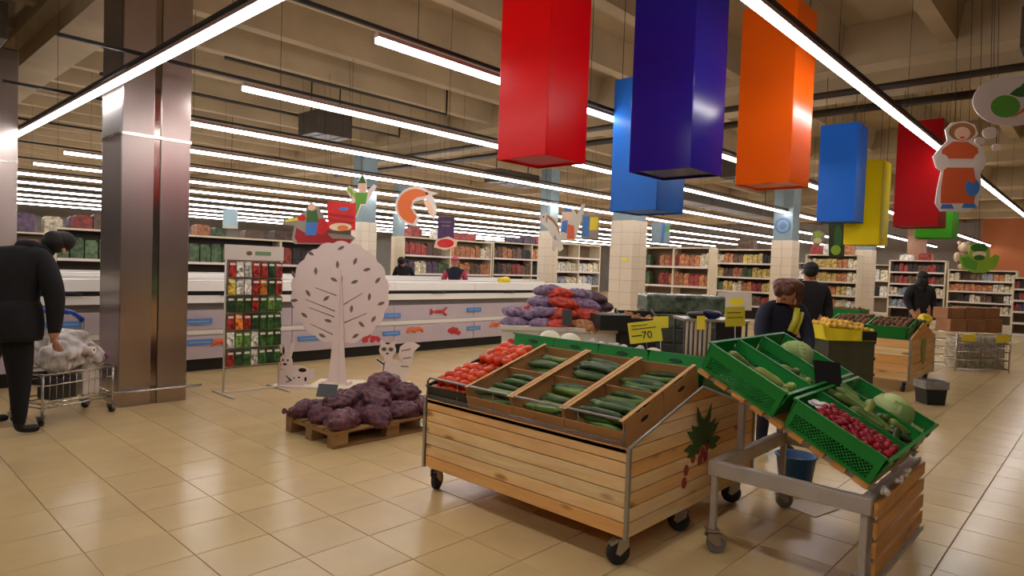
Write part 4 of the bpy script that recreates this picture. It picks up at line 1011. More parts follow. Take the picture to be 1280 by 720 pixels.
MB().ell((0, -.03, 1.70), (.105, .115, .06), 12, 8).build('cap', m_pink, kp)
person('person', 'dark haired customer in black seen far behind the freezer', stand_at(504, 17.9), RC, dict(std(), neck=(-.02, -.08, 1.5), head=(-.05, -.16, 1.6)), m_blkc, m_trou, [(-.02, .03, 0, (.115, .115, .11)), (.02, -.08, .06, (.07, .07, .12))], m_dhair, (-.6, -.6, -.3), 1.1)

# ---------------------------------------------------------------- shopping trolley with a bagged load
m_chr = M('chrome_wire', (196, 192, 186), .25, .9); m_bluet = M('blue_trolley_plastic', (30, 76, 190), .35)
tx = thing('shopping_trolley', 'chrome wire shopping trolley with a blue handle beside the steel column', 'shopping trolley', (1.68, 7.0, 0), .38)
TW, TD = .66, .42
def wirebox(m, z, x0, x1, y0, y1, r=.006): m.tube([(x0, y0, z), (x1, y0, z), (x1, y1, z), (x0, y1, z), (x0, y0, z)], r, 6)
b = MB()
for z in (.16, .20): wirebox(b, z, -TW/2, TW/2, 0, TD, .008)
for k in range(9): b.tube([(-TW/2+TW*k/8, 0, .16), (-TW/2+TW*k/8, TD, .16)], .003, 5)
b.build('lower_tray', m_chr, tx)
b = MB(); wirebox(b, .36, -TW/2, TW/2, 0, TD, .006); wirebox(b, .46, -TW/2-.01, TW/2+.01, -.01, TD+.01, .009)
for k in range(12):
    x = -TW/2+TW*k/11; b.tube([(x, 0, .21), (x, -.005, .46)], .0028, 5)
b.build('basket', m_chr, tx)
for x in (-TW/2, TW/2):
    for y in (0, TD): MB().tube([(x, y, .10), (x, y, .47)], .012, 8).build('frame_post', m_chr, tx)
    for y in (.02, TD-.02): caster(tx, x, y, .10, m_rub, random.uniform(-1, 1))
MB().tube([(-TW/2, TD, .46), (-TW/2, TD+.06, .88), (-.2, TD+.07, .97), (0, TD+.07, .99), (.2, TD+.06, .96), (.34, TD+.02, .86), (TW/2, TD, .46)], .011, 8).build('handle_frame', m_chr, tx)
MB().tube([(-.24, TD+.07, .95), (-.15, TD+.07, .98), (-.0, TD+.07, .995), (.14, TD+.07, .985), (.27, TD+.06, .945), (.34, TD+.02, .87)], .026, 8).build('handle', m_bluet, tx)
m_clear = M('clear_plastic_bag', (228, 220, 214), .22, var=.45, scale=11, bump=.6, bscale=18, rgb2=(150, 141, 134)); m_dbox = M('dark_parcel', (46, 42, 40), .6)
def trol(x, y, z): return tx.matrix_basis @ Vector((x, y, z))
bpy.context.view_layer.update()
tl = Matrix.Translation((1.68, 7.0, 0)) @ Matrix.Rotation(.38, 4, 'Z')
for k, (c, r, lab) in enumerate((((.03, .22, .62), (.25, .15, .19), 'large crumpled clear plastic bag standing in the trolley'), ((-.1, .12, .58), (.2, .14, .14), 'clear bag of goods at the front of the trolley'), ((.2, .1, .54), (.12, .1, .12), 'small clear bag by the right rim of the trolley'))):
    tag(blob((0, 0, 0), r, k+3, .16, 44, 28, 160, 26).build('plastic_bag', m_clear, None, tl @ Vector(c), (0, 0, .4*k)), lab, 'plastic bag', 'bags in the trolley')
tag(bevel(MB().box((0, 0, 0), (.24, .2, .2)).build('parcel', m_dbox, None, tl @ Vector((-.12, .12, .315)), (0, 0, .38)), .012), 'dark parcel low in the trolley basket', 'parcel')
tag(bevel(MB().box((0, 0, 0), (.16, .16, .22)).build('white_carton', m_offw, None, tl @ Vector((.14, .11, .325)), (0, 0, .38)), .008), 'white carton low in the right of the trolley', 'carton')
pr2 = thing('paper_roll', 'white paper roll on top of the trolley load', 'paper roll', tl @ Vector((.1, .02, .63)), RC)
MB().tube([(-.05, 0, 0), (.05, 0, .01)], .035, 14).build('roll', m_white, pr2); MB().tube([(-.052, 0, 0), (.052, 0, .0101)], .012, 8).build('core', m_dbox, pr2)
tag(blob((0, 0, 0), (.06, .05, .05), 9, .3).build('purple_wrapper', M('purple_wrap', (110, 52, 92), .4), None, tl @ Vector((.24, .05, .55))), 'small purple wrapped item on the trolley rim', 'packet')
# ---------------------------------------------------------------- heap of net bags on a stand behind the cart
rng = random.Random(5)
bs = thing('produce_bin', 'pale produce bin behind the tomatoes heaped with net bags', 'produce bin', (6.62, 5.32, 0), RC)
m_pale = M('pale_bin_panel', (206, 202, 190), .5, var=.05)
MB().bx(-.72, .70, -.42, .42, .12, .78).build('bin_body', m_pale, bs); MB().bx(-.74, .72, -.45, .45, .78, .83).build('bin_rim', m_pale, bs); MB().bx(-.66, .64, -.36, .36, 0, .12).build('bin_base', m_plinth, bs)
MB().prism(ellp(-.45, .62, .09, .06), -.424, -.42).build('leaf_picture', m_grn, bs); MB().prism(ellp(-.60, .62, .05, .05), -.424, -.42).build('tomato_picture', m_berry, bs)
m_lil = M('lilac_net', (146, 122, 146), .5, var=.45, scale=15, rand=.15, bump=.4, rgb2=(92, 70, 98)); m_car = M('orange_red_net', (190, 60, 38), .5, var=.35, scale=18, rand=.12, bump=.4); m_oni = M('brown_net', (170, 112, 66), .55, var=.3, scale=18, bump=.4); m_dpur = M('dark_purple_net', (84, 56, 66), .6, var=.3, scale=14, bump=.4)
LB = {c: net_bag(.18, .12, .09, 11+i, .036, m, amp=1.1) for i, (c, m) in enumerate((('lilac', m_lil), ('orange red', m_car), ('dark purple', m_dpur), ('brown', m_oni)))}
heap = [(-.55, -.25, 0, 'lilac'), (-.2, -.3, 0, 'lilac'), (.03, -.3, 0, 'orange red'), (.32, -.32, 0, 'brown'), (-.5, .1, .02, 'lilac'), (-.15, .05, .02, 'dark purple'), (.3, .1, .02, 'lilac'), (-.55, -.12, .13, 'lilac'), (-.25, -.15, .14, 'lilac'), (.02, -.2, .13, 'orange red'), (.4, -.15, .13, 'orange red'),
        (-.2, 0, .27, 'lilac'), (.08, -.1, .26, 'orange red'), (.33, .0, .26, 'lilac'), (.0, .05, .38, 'orange red'), (-.12, .12, .42, 'lilac'), (.28, .1, .38, 'lilac'), (.45, .12, .34, 'dark purple'), (.55, .15, .22, 'dark purple')]
Mx = Matrix.Translation((6.62, 5.32, 0)) @ Matrix.Rotation(RC, 4, 'Z')
hd_ = ['low left', 'low left of the middle', 'low middle', 'low right', 'left rear', 'middle rear', 'right rear', 'upper left', 'second layer left', 'second layer middle', 'second layer right', 'third layer left', 'third layer middle', 'third layer right', 'upper middle', 'top left', 'top right', 'right shoulder', 'right slope']
for k, (x, y, z, c) in enumerate(heap):
    tag(ob('net_bag', LB[c], None, Mx @ Vector((x, y, .79+z)), (rng.uniform(-.2, .2), rng.uniform(-.2, .2), RC+rng.uniform(-.6, .6)), .9), '%s net bag, %s of the heap behind the tomatoes' % (c, hd_[k]), 'net bag', 'net bags in the pale bin')
bevel(tag(MB().bx(-.2, .2, -.2, .2, 0, .19).build('dark_crate', m_bplas, None, Mx @ Vector((.62, -.42, .83)), (0, 0, RC+.2)), 'dark plastic crate at the right end of the net bag heap', 'crate'), .01)
price_board('dark price board stuck into the orange net bags', Mx @ Vector((.08, -.48, .86)), .12, .2, (-.1, 0, RC), MATS['grey_price_board'])

# ---------------------------------------------------------------- packing table, wrapped trays and signs behind the cart
m_wrap = M('stretch_wrap_green', (96, 108, 90), .25, var=.5, scale=9, bump=.4, rgb2=(52, 64, 50)); m_wrapd = M('dark_tray', (62, 66, 60), .5, var=.3, scale=8)
c = P(850, 385, 9.6); wt = thing('tray_stack', 'block of trays in green stretch wrap right of the tiled column', 'tray stack', (c.x, c.y, 0), RC)
MB().bx(-.58, .56, -.4, .4, .0, .14).build('pallet_base', m_pal, wt)
for k in range(4):
    bevel(MB().bx(-.57, .55, -.38, .38, .14+k*.21, .345+k*.21).build('tray_layer', m_wrapd if k < 3 else m_wrap, wt), .02)
bevel(MB().bx(-.57, .55, -.38, .38, .985, 1.24).build('wrapped_top', m_wrap, wt), .03)
m_grs = M('grey_sacks', (150, 138, 124), .6, var=.2, scale=7)
c = P(880, 420, 7.4); pt = thing('packing_table', 'steel framed packing table with black curtain behind the cart', 'table', (c.x, c.y, 0), RC)
MB().bx(-.30, .42, -.25, .25, 1.03, 1.055).build('table_top', m_alu, pt)
for x in (-.28, .4):
    for y in (-.22, .22): MB().tube([(x, y, 0), (x, y, 1.03)], .014, 8).build('leg', m_bplas, pt)
MB().bx(-.28, .4, -.2, .2, .35, .37).build('lower_shelf', m_alu, pt)
for k in range(6): MB().tube([(-.26+k*.05, -.23, .4), (-.26+k*.05, -.23, 1.03)], .016, 6).build('paper_strip', M('curtain_strip', (176, 160, 140), .6), pt)
MB().bx(.06, .34, -.24, -.2, .72, 1.03).build('black_screen', m_board, pt)
Mp = Matrix.Translation((c.x, c.y, 0)) @ Matrix.Rotation(RC, 4, 'Z')
for k, (x, z, r, mm, lab) in enumerate(((-.12, 1.09, (.1, .1, .04), m_blk, 'black folded cloth at the left of the packing table'), (.05, 1.10, (.12, .09, .045), M('navy_bag', (34, 34, 70), .4), 'dark blue bag in the middle of the packing table'), (.3, 1.09, (.12, .1, .035), m_blk, 'black plastic bag at the right of the packing table'))):
    tag(blob((0, 0, 0), r, 30+k, .25).build('folded_bag', mm, None, Mp @ Vector((x, -.05, z)), (0, 0, RC)), lab, 'bag', 'bags on the packing table')
price_board('yellow price card right of the black screen', P(919, 408, 6.6), .2, .2, (0, -.06, RC), M('olive_card', (196, 180, 40), .6), ((-.4, .3, .7, .004), (-.4, .4, .45, .004)), None, P(919, 408, 6.6).z-.005)
price_board('small yellow price card in front of the packing table', P(876, 412, 7.1), .09, .15, (0, -.03, RC), m_yel, (), None, P(876, 412, 7.1).z-.005)
price_board('yellow price card seen behind the first one', P(826, 410, 5.6), .13, .1, (0, -.04, RC), m_yel, (), None, P(826, 410, 5.6).z-.005)
c = P(918, 388, 11.0); price_board('white notice board with a yellow oval on a post', c, .58, .31, (0, -.03, RC), m_offw, (), None, c.z-.02)
MB().prism(ellp(.03, .15, .13, .07), -.006, -.003).build('yellow_oval', m_yel, bpy.data.objects[-1] if False else [o for o in bpy.data.objects if o.get('label', '').startswith('white notice board')][0])
# brown goods box between net bags and tray stack
c = P(795, 396, 8.2); bg = thing('root_crate', 'dark crate of ginger roots beside the tiled column', 'crate', (c.x, c.y, .0), RC)
MB().bx(-.22, .22, -.2, .2, .0, .80).build('stand_body', m_plinth, bg); MB().bx(-.24, .24, -.22, -.2, .8, .98).build('front_wall', m_bplas, bg); MB().bx(-.24, .24, .2, .22, .8, 1.05).build('back_wall', m_bplas, bg)
MB().prism([(-.22, .8), (.2, .8), (.2, 1.08), (-.22, .98)], -.24, -.22, 'x').build('side_wall', m_bplas, bg); MB().prism([(-.22, .8), (.2, .8), (.2, 1.08), (-.22, .98)], .22, .24, 'x').build('side_wall', m_bplas, bg)
m_ging = M('ginger_skin', (176, 124, 66), .6, var=.25, scale=10)
gm = MB(); gm.ell((0, 0, 0), (.06, .03, .025), 10, 6); gm.ell((.04, .03, .01), (.035, .022, .02), 8, 6); gm.ell((-.04, .02, 0), (.03, .025, .02), 8, 6); gme = gm.mesh('ginger_root', m_ging)
Mg = Matrix.Translation((c.x, c.y, 0)) @ Matrix.Rotation(RC, 4, 'Z')
for k in range(14): tag(ob('ginger_root', gme, None, Mg @ Vector((-.15+.1*(k % 4)+rng.uniform(-.02, .02), -.12+.09*(k//4), .93+.02*(k//4)+rng.uniform(0, .03))), (rng.uniform(-.4, .4), rng.uniform(-.4, .4), rng.uniform(0, 6))), 'knobbly brown ginger root in the dark crate', 'ginger', 'ginger roots')

# ---------------------------------------------------------------- lemons on a stack of dark crates
c = P(1052, 440, 8.2); lc = Vector((c.x, c.y, 0)); ML = Matrix.Translation(lc) @ Matrix.Rotation(RC+.10, 4, 'Z')
m_ocr = M('olive_crate', (70, 70, 52), .6, var=.15)
for k in range(4):
    t = thing('stacked_crate', 'dark olive crate under the lemons, %s of the stack' % ['bottom', 'second', 'third', 'top'][k], 'crate', lc+Vector((0, 0, k*.2)), RC+.10, 'dark crates under the lemons')
    for nm, bb in (('front_wall', (-.3, .3, -.2, -.19, .006, .198)), ('back_wall', (-.3, .3, .19, .2, .006, .198)), ('side_wall', (-.3, -.29, -.19, .19, .006, .198)), ('side_wall', (.29, .3, -.19, .19, .006, .198)), ('base', (-.3, .3, -.2, .2, 0, .006))): MB().bx(*bb).build(nm, m_ocr, t)
    MB().bx(-.31, .31, -.21, -.2, .165, .2).build('rim', m_ocr, t)
lb = thing('lemon_box', 'bright yellow printed box heaped with lemons', 'cardboard box', lc+Vector((0, 0, .80)), RC+.10)
m_lbox = M('yellow_printed_card', (226, 206, 34), .55, var=.12, scale=7); m_lem = M('lemon_skin', (238, 190, 74), .4, var=.15, scale=20, rand=.1)
MB().prism([(-.36, .0), (.1, .0), (.1, .13), (-.33, .155), (-.42, .21)], -.24, -.23).build('front_wall', m_lbox, lb); MB().bx(-.33, .3, .19, .2, 0, .16).build('back_wall', m_lbox, lb); MB().bx(-.34, -.33, -.23, .2, 0, .17).build('side_wall', m_lbox, lb); MB().bx(.29, .3, -.2, .2, 0, .12).build('side_wall', m_ocr, lb); MB().bx(-.33, .3, -.23, .2, 0, .008).build('base', m_lbox, lb)
MB().bx(.1, .3, -.23, -.22, 0, .12).build('inner_liner', m_bplas, lb)
lm = MB().ell((0, 0, 0), (.04, .032, .032), 10, 7); lm.ell((.038, 0, 0), (.012, .009, .009), 6, 4); lme = lm.mesh('lemon', m_lem)
for i in range(9):
    for j in range(5):
        for l in range(2):
            if l and (i in (0, 8) or j in (0, 4)): continue
            tag(ob('lemon', lme, None, ML @ Vector((-.30+.07*i+rng.uniform(-.01, .01), -.18+.085*j, .985+.045*l+.01*sin(pi*i/8)-.008*i)), [rng.uniform(0, 6) for _ in range(3)]), 'lemon heaped in the bright yellow box', 'lemon', 'lemons')

# ---------------------------------------------------------------- potato cart farther back
c2 = thing('potato_cart', 'pine cart with potato crates beyond the lemons', 'produce cart', (10.35, 2.05, 0))
for k in range(5):
    MB().bx(-.55, .55, -.009, .009, .002, .112).build('plank', m_wood, c2, (.009, .56, .16+k*.115), (0, 0, pi/2)); 
    hw = .8 if k < 4 else .75
    MB().bx(-.8, .8, -.009, .009, .002, .112).build('plank', m_wood, c2, (.8, .009, .16+k*.115))
for x, y in ((0, 0), (1.6, 0), (0, 1.1), (1.6, 1.1)): MB().bx(x-.012, x+.012, y-.012, y+.012, .15, .75).build('corner_post', m_alu, c2)
for x, y in ((.08, .08), (1.5, .08), (.08, 1.0), (1.5, 1.0)): caster(c2, x, y, .155, m_rub, .5)
MB().prism([(0, .735), (.8, .95), (1.6, .735)], -.001, .02).build('gable_board', m_wood, c2); MB().bx(.02, 1.58, .02, 1.08, .70, .72).build('deck', m_galv, c2)
pr_ = MB()
for k in range(5): pr_.prism(leaf_poly(.8+.05*(k-2), .55, .42, .04, pi/2+.12*(2-k)), -.012-.0005*k, -.009)
pr_.build('leek_print', M('leek_print', (150, 158, 92), .6), c2)
pcm = M('potato_skin', (122, 84, 58), .8, var=.25, scale=12, rand=.2); pm = [MB().ell((0, 0, 0), (.045, .033, .03), 8, 6).mesh('potato', pcm), MB().ell((0, 0, 0), (.038, .036, .03), 8, 6).mesh('potato', pcm)]
pc0 = make_crate(.5, .5, .17, None); fst = True
plab = ['nearest the white bag', 'second along the row', 'third along the row', 'fourth along the row', 'rear left', 'rear right']
for k, (x, y, z, a) in enumerate(((10.38, 2.1, .74, -.2), (10.38, 2.62, .74, -.2), (10.95, 2.1, .80, 0), (10.95, 2.65, .80, 0), (12.06, 3.15, .86, 0), (12.06, 3.7, .86, 0))):
    lab = 'green crate of potatoes on the far pine cart, '+plab[k]
    if fst: pc0.location = (x, y, z); pc0.rotation_euler = (0, a, 0); pc0['label'] = lab; fst = False
    else: copy_thing(pc0, (x, y, z), (0, a, 0), lab)
    for i in range(6):
        for j in range(6):
            u, v = .06+i*.076, .06+j*.076
            tag(ob('potato', rng.choice(pm), None, (x+u+rng.uniform(-.01, .01), y+v, z+.15-sin(a)*u+rng.uniform(0, .03)), [rng.uniform(0, 6) for _ in range(3)]), 'brown potato in the far crate '+plab[k], 'potato', 'potatoes '+plab[k])
sup = MB().bx(12.0, 13.1, 2.55, 4.3, 0, .84).build('crate_table', m_card); tag(sup, 'cardboard covered table carrying the rear potato crates', 'table')
tag(blob((0, 0, 0), (.13, .1, .09), 41, .3).build('yellow_bag', M('yellow_bag', (232, 200, 44), .5), None, P(1156, 399, 10.4)), 'crumpled yellow bag on top of the potato cart end', 'bag')
tag(blob((0, 0, 0), (.11, .09, .08), 44, .35).build('white_bag', m_white, None, P(1135, 413, 10.3)), 'crumpled white bag beside the potatoes', 'bag')
tag(blob((0, 0, 0), (.14, .12, .10), 45, .35).build('white_bag', m_white, None, (12.3, 3.92, 1.15)), 'crumpled white bag behind the lemons', 'bag')
bn = thing('waste_bin', 'small dark bin with a pale bag on the floor by the potato cart', 'bin', (9.75, 1.68, 0), RC)
MB().prism([(-.11, 0), (.11, 0), (.14, .26), (-.14, .26)], -.12, .12).build('bin_body', m_bplas, bn)
MB().bx(-.15, .15, -.13, .13, .2, .3).build('bag_liner', M('bin_liner', (150, 144, 140), .35, var=.2, scale=12), bn); MB().bx(-.12, .12, -.1, .1, .29, .305).build('bin_contents', m_plinth, bn)
# wire cage with tags and cartons on top
cg = thing('wire_cage', 'white wire cage of packaged goods with two yellow price tags', 'cage', (14.35, 1.95, 0), RC+.02)
b = MB(); 
for z in (.05, .2, .35, .5, .66): wirebox(b, z, -.48, .48, -.4, .4, .009)
for k in range(17): b.tube([(-.48+.06*k, -.4, .05), (-.48+.06*k, -.4, .66)], .005, 4)
b.build('wire_sides', m_chr, cg)
for x in (-.48, .48):
    for y in (-.4, .4): MB().tube([(x, y, 0), (x, y, .68)], .014, 6).build('post', m_chr, cg)
for x in (-.28, .33): MB().bx(x-.12, x+.12, -.42, -.412, .53, .66).build('price_tag', m_yel, cg)
mgood = M('packaged_goods', (212, 198, 172), .5, var=.45, scale=9, rgb2=(150, 140, 120))
MG = Matrix.Translation((14.35, 1.95, 0)) @ Matrix.Rotation(RC+.02, 4, 'Z')
for k in range(12):
    tag(MB().box((0, 0, 0), (.2, .3, .17)).build('pack', mgood, None, MG @ Vector((-.34+.225*(k % 4), -.2, .14+.19*(k//4))), (0, 0, RC+.02+rng.uniform(-.06, .06))), 'pale pack of goods inside the wire cage', 'pack', 'packs in the wire cage')
m_box = M('carton_brown', (150, 102, 66), .75, var=.15, scale=4, rand=.1)
for k in range(6):
    x, y, z, w, h = [(-.32, 0, .68, .3, .22), (.02, 0, .68, .34, .22), (.34, 0, .68, .28, .24), (-.3, .1, .90, .32, .2), (.05, .1, .90, .34, .22), (.36, .1, .92, .28, .2), (-.62, .15, .62, .3, .5)][k]
    t = thing('carton', 'brown cardboard carton %s' % ['low left on the wire cage', 'low middle on the wire cage', 'low right on the wire cage', 'upper left on the wire cage', 'upper middle on the wire cage', 'upper right on the wire cage', 'standing left of the wire cage pile'][k], 'cardboard box', MG @ Vector((x, y, z if k < 6 else .0)), RC+.02, 'cartons on the wire cage')
    bevel(MB().bx(-w/2, w/2, -.2, .2, 0, h if k < 6 else 1.05).build('carton_body', m_box, t), .008); MB().bx(-w/2-.001, w/2+.001, -.025, .025, h-.002 if k < 6 else 1.045, (h if k < 6 else 1.05)+.001).build('tape', m_cardin, t)
tag(blob((0, 0, 0), (.15, .11, .08), 61, .3).build('yellow_bag', MATS['yellow_bag'], None, (10.25, 9.75, 1.255)), 'crumpled yellow bag lying on the long chest freezer', 'bag')
# ---------------------------------------------------------------- shelving
m_shelf = M('shelf_cream', (214, 200, 172), .5); m_sback = M('shelf_back', (120, 104, 84), .7); m_sdark = M('shelf_back_dark', (58, 48, 42), .7)
PC = {'orange': (206, 116, 58), 'red': (178, 52, 44), 'cream': (214, 196, 156), 'green': (76, 104, 58), 'brown': (112, 76, 54), 'yellow': (206, 172, 70), 'white': (214, 208, 196), 'purple': (92, 66, 96), 'grey blue': (138, 148, 160), 'dark': (52, 42, 40)}
PC = {k: tuple(int(.30*(v[0]*.3+v[1]*.59+v[2]*.11)+.70*c) for c in v) for k, v in PC.items()}
pk_me = {}
def pmesh(c, w, h, d):
    k = (c, round(w, 2), round(h, 2))
    if k not in pk_me:
        t = .5*w
        b = MB().bx(-t, t, 0, d, 0, h*.86); b.prism([(-t, h*.86), (t, h*.86), (t*.7, h), (-t*.7, h)], d*.2, d*.8)
        pk_me[k] = b.mesh('package', M('package_'+c.replace(' ', '_'), PC[c], .5, var=.5, scale=11, rand=.3))
    return pk_me[k]
PKG = []
def shelving(label, short_, loc, rz, width, height, rows, depth=.45, back=m_sback, z0=.15, bays=1, top_goods=None):
    "local x along the front, y into the unit; rows = list of colour lists from the top shelf down"
    t = thing('shelving_unit', label, 'shelving', loc, rz, 'shelving units')
    MB().bx(0, width, depth-.02, depth, 0, height).build('back_panel', back, t)
    for k in range(bays+1): MB().bx(width*k/bays-.025, width*k/bays+.025, 0, depth, 0, height).build('upright', m_shelf, t)
    MB().bx(0, width, 0, depth, 0, z0).build('base_plinth', m_shelf, t)
    n = len(rows); gap = (height-z0)/n; MXX = Matrix.Translation(loc) @ Matrix.Rotation(rz, 4, 'Z')
    MB().bx(0, width, 0, depth, height-.02, height+.02).build('top_board', m_shelf, t)
    for r, cols in enumerate(rows):
        z = height-gap*(r+1); sb = MB().bx(.025, width-.025, -.02, depth-.02, z-.02, z+.02).build('shelf_board', m_shelf, t)
        MB().bx(.03, width-.03, -.03, -.02, z-.028, z+.028).build('price_strip', m_white, sb)
        if not cols: continue
        cols = [c for c in cols for _ in (0, 1)]; w = width/len(cols)
        for i, c in enumerate(cols):
            if c is None: continue
            h = gap*rng.uniform(.58, .74)
            if z < (.5 if loc[0] > 19 else .92): continue
            PKG.append((pmesh(c, w*.9, gap*.68, .25), MXX @ Vector((w*(i+.5), .06, z+.021)), rz, rng.uniform(.85, 1.05), w*gap, '%s package on the %s shelf of %s' % (c, ['top', 'second', 'third', 'fourth', 'fifth'][r], short_), '%s packages on shelf %d of %s' % (c, r+1, short_)))
    if top_goods:
        for (x, c, w, h) in top_goods:
            tag(ob('package', pmesh(c, w, h, .35), None, MXX @ Vector((x, .05, height+.021)), (0, 0, rz)), '%s goods stacked on top of %s' % (c, short_), 'package', '%s goods above %s' % (c, short_))
    return t
FY = -pi/2           # front faces -X: local x runs toward -Y
o_, r_, c_, g_, b_, y_, w_, d_, p_, u_ = 'orange', 'red', 'cream', 'green', 'brown', 'yellow', 'white', 'dark', 'purple', 'grey blue'
shelving('cream shelving with orange packets right of the tiled column', 'the shelving right of the tiled column', (16, 9.95, 0), FY, 2.1, 2.24, [[g_, None, o_, r_, o_, o_, c_], [g_, None, r_, o_, o_, r_, o_], [g_, d_, o_, r_, r_, o_, b_], [d_, None, b_, o_, r_, o_, o_]], bays=2, top_goods=())
shelving('cream shelving with mixed packets left of the emblem column', 'the shelving left of the emblem column', (20, 9.65, 0), FY, 2.2, 2.36, [[c_, o_, b_, y_, y_, d_, b_], [y_, b_, o_, g_, y_, y_, b_], [g_, y_, c_, o_, r_, y_, d_], [d_, g_, o_, o_, b_, r_, r_], [r_, r_, b_, r_, r_, b_, r_]], top_goods=((1.0, 'brown', .5, .35),), bays=1, back=m_sdark)
shelving('cream shelving with yellow packets right of the emblem column', 'the shelving right of the emblem column', (22.2, 7.5, 0), FY, 1.55, 2.3, [[c_, y_, y_, o_, c_], [b_, y_, y_, o_, c_], [w_, y_, o_, y_, w_], [r_, w_, o_, c_, w_], [c_, r_, w_, u_, w_]], top_goods=((.25, 'red', .3, .3), (.65, 'white', .3, .34), (1.2, 'orange', .3, .38)))
shelving('long cream shelving behind the black-haired customer', 'the long shelving behind the black-haired customer', (27.2, 6.2, 0), FY, 1.75, 2.3, [[d_, r_, d_, b_, r_, d_], [b_, r_, b_, d_, r_, b_], [c_, u_, u_, o_, o_, c_], [u_, u_, u_, c_, c_, d_], [w_, c_, b_, d_, c_, w_]], back=m_sdark, top_goods=((.5, 'white', .4, .2), (1.1, 'red', .4, .25)))
shelving('low cream shelving with orange goods left of the brown wall', 'the low shelving left of the brown wall', (27.2, 4.35, 0), FY, 1.9, 2.0, [[c_, None, b_, u_, o_, c_], [o_, o_, o_, o_, c_, c_], [None, d_, c_, b_, None, w_], [b_, None, d_, d_, c_, c_], [c_, b_, w_, r_, c_, r_]])
shelving('slim shelving of dark bottles next to the brown wall', 'the slim shelving next to the brown wall', (23.2, 2.15, 0), FY, .42, 1.75, [[r_, d_, w_], [d_, r_, d_], [r_, p_, d_], [w_, d_, r_], [d_, r_, p_]])
shelving('pale shelving of flat packs left of the tiled column', 'the pale shelving left of the tiled column', (15.5, 12.6, 0), 0, 2.3, 2.35, [[None]*3, [w_, c_, w_, c_], [u_, c_, w_, u_], [c_, w_, u_, c_], [w_, c_, u_, w_]], bays=2)
shelving('dark backed shelving left of the fish sign', 'the dark shelving left of the fish sign', (15.8, 15.6, 0), 0, 4.0, 2.4, [[b_, o_, b_, d_, o_, b_, None, r_], [d_, b_, r_, b_, d_, None, b_, r_], [b_, None, d_, b_, r_, b_, r_, r_], [d_, b_, None, d_, b_, d_, r_, d_]], bays=2, back=m_sdark, top_goods=((1.2, 'purple', .6, .2), (1.9, 'purple', .6, .25), (2.6, 'red', .7, .28), (3.4, 'orange', .7, .3)))
shelving('cream shelving of orange packs behind the pink cap worker', 'the shelving behind the pink cap worker', (12.0, 15.6, 0), 0, 3.7, 2.35, [[r_, r_, b_, None, o_, o_, o_, c_], [p_, c_, p_, g_, o_, o_, b_, o_], [c_, o_, p_, b_, o_, o_, o_, b_], [o_, b_, c_, d_, b_, o_, o_, o_]], bays=2, top_goods=((2.6, 'red', .8, .24), (1.5, 'white', .4, .3), (.5, 'red', .4, .3)))
shelving('small dark shelving between the two tiled columns', 'the small shelving between the two tiled columns', (10.9, 17.0, 0), 0, 1.0, 2.2, [[w_, d_, c_], [d_, w_, r_], [b_, d_, w_], [c_, w_, d_]], back=m_sdark)
shelving('long shelving topped with red goods behind the seed rack', 'the long shelving behind the seed rack', (3.3, 15.6, 0), 0, 7.2, 2.02, [[g_, g_, b_, g_, y_, g_, g_, b_, d_, r_, d_, d_, w_, d_], [y_, b_, g_, y_, g_, b_, g_, y_, d_, w_, d_, r_, d_, w_], [b_, y_, b_, b_, y_, b_, b_, b_, w_, d_, w_, d_, w_, d_]], bays=3, back=m_sdark,
   top_goods=((.5, 'red', .3, .28), (.82, 'brown', .3, .32), (1.15, 'red', .3, .28), (1.5, 'red', .25, .24), (2.9, 'orange', .3, .26), (3.3, 'green', .25, .22), (4.2, 'brown', .6, .2), (4.9, 'brown', .5, .24)))
shelving('shelving with yellow and pink goods behind the stooping man', 'the shelving behind the stooping man', (3.2, 20.5, 0), 0, 3.8, 2.0, [[b_, o_, r_, b_, c_, y_, r_], [c_, w_, p_, w_, b_, o_, c_], [w_, p_, c_, w_, d_, b_, c_]], bays=2, top_goods=((.5, 'purple', .4, .5), (1.1, 'cream', .4, .45), (1.7, 'purple', .5, .5), (2.3, 'yellow', .5, .55), (2.9, 'orange', .4, .5), (3.4, 'dark', .4, .5)))
shelving('far pale shelving seen between the right hand columns', 'the far shelving between the right hand columns', (31, 14.9, 0), FY, 8.1, 2.2, [[w_, c_, r_, b_, o_, c_, w_, d_, b_, c_, r_, w_, c_], [c_, b_, d_, w_, c_, o_, r_, c_, w_, b_, c_, d_, w_], [b_, c_, o_, w_, d_, c_, b_, r_, c_, w_, c_, b_, o_]], bays=4)
vis = []
for q in PKG:
    pj = proj(q[1]); d2 = (q[1]-Vector((0, 0, CH))).length
    if pj and -20 < pj[0] < 1300: vis.append((q[4]/d2**2, q))
vis.sort(key=lambda v: -v[0])
rest_v = MB(); rest_mats = []; rest_mi = []
for n_, (a_, q) in enumerate(vis):
    if n_ < 265: tag(ob('package', q[0], None, q[1], (0, 0, q[2]), (1, 1, q[3])), q[5], 'package', q[6])
    else:
        me_ = q[0]; R_ = Matrix.Rotation(q[2], 3, 'Z'); k0 = len(rest_v.f); mm_ = me_.materials[0]
        rest_v.add([q[1]+R_ @ Vector((v.co.x, v.co.y, v.co.z*q[3])) for v in me_.vertices], [tuple(p.vertices) for p in me_.polygons])
        if mm_ not in rest_mats: rest_mats.append(mm_)
        rest_mi += [rest_mats.index(mm_)]*(len(rest_v.f)-k0)
if rest_v.f:
    rm_ = rest_v.mesh('small_packages', None)
    for m_ in rest_mats: rm_.materials.append(m_)
    for p, i_ in zip(rm_.polygons, rest_mi): p.material_index = i_
    tag(ob('small_packages', rm_), 'small mixed packages on the farthest shelves', 'packages', None, 'stuff')
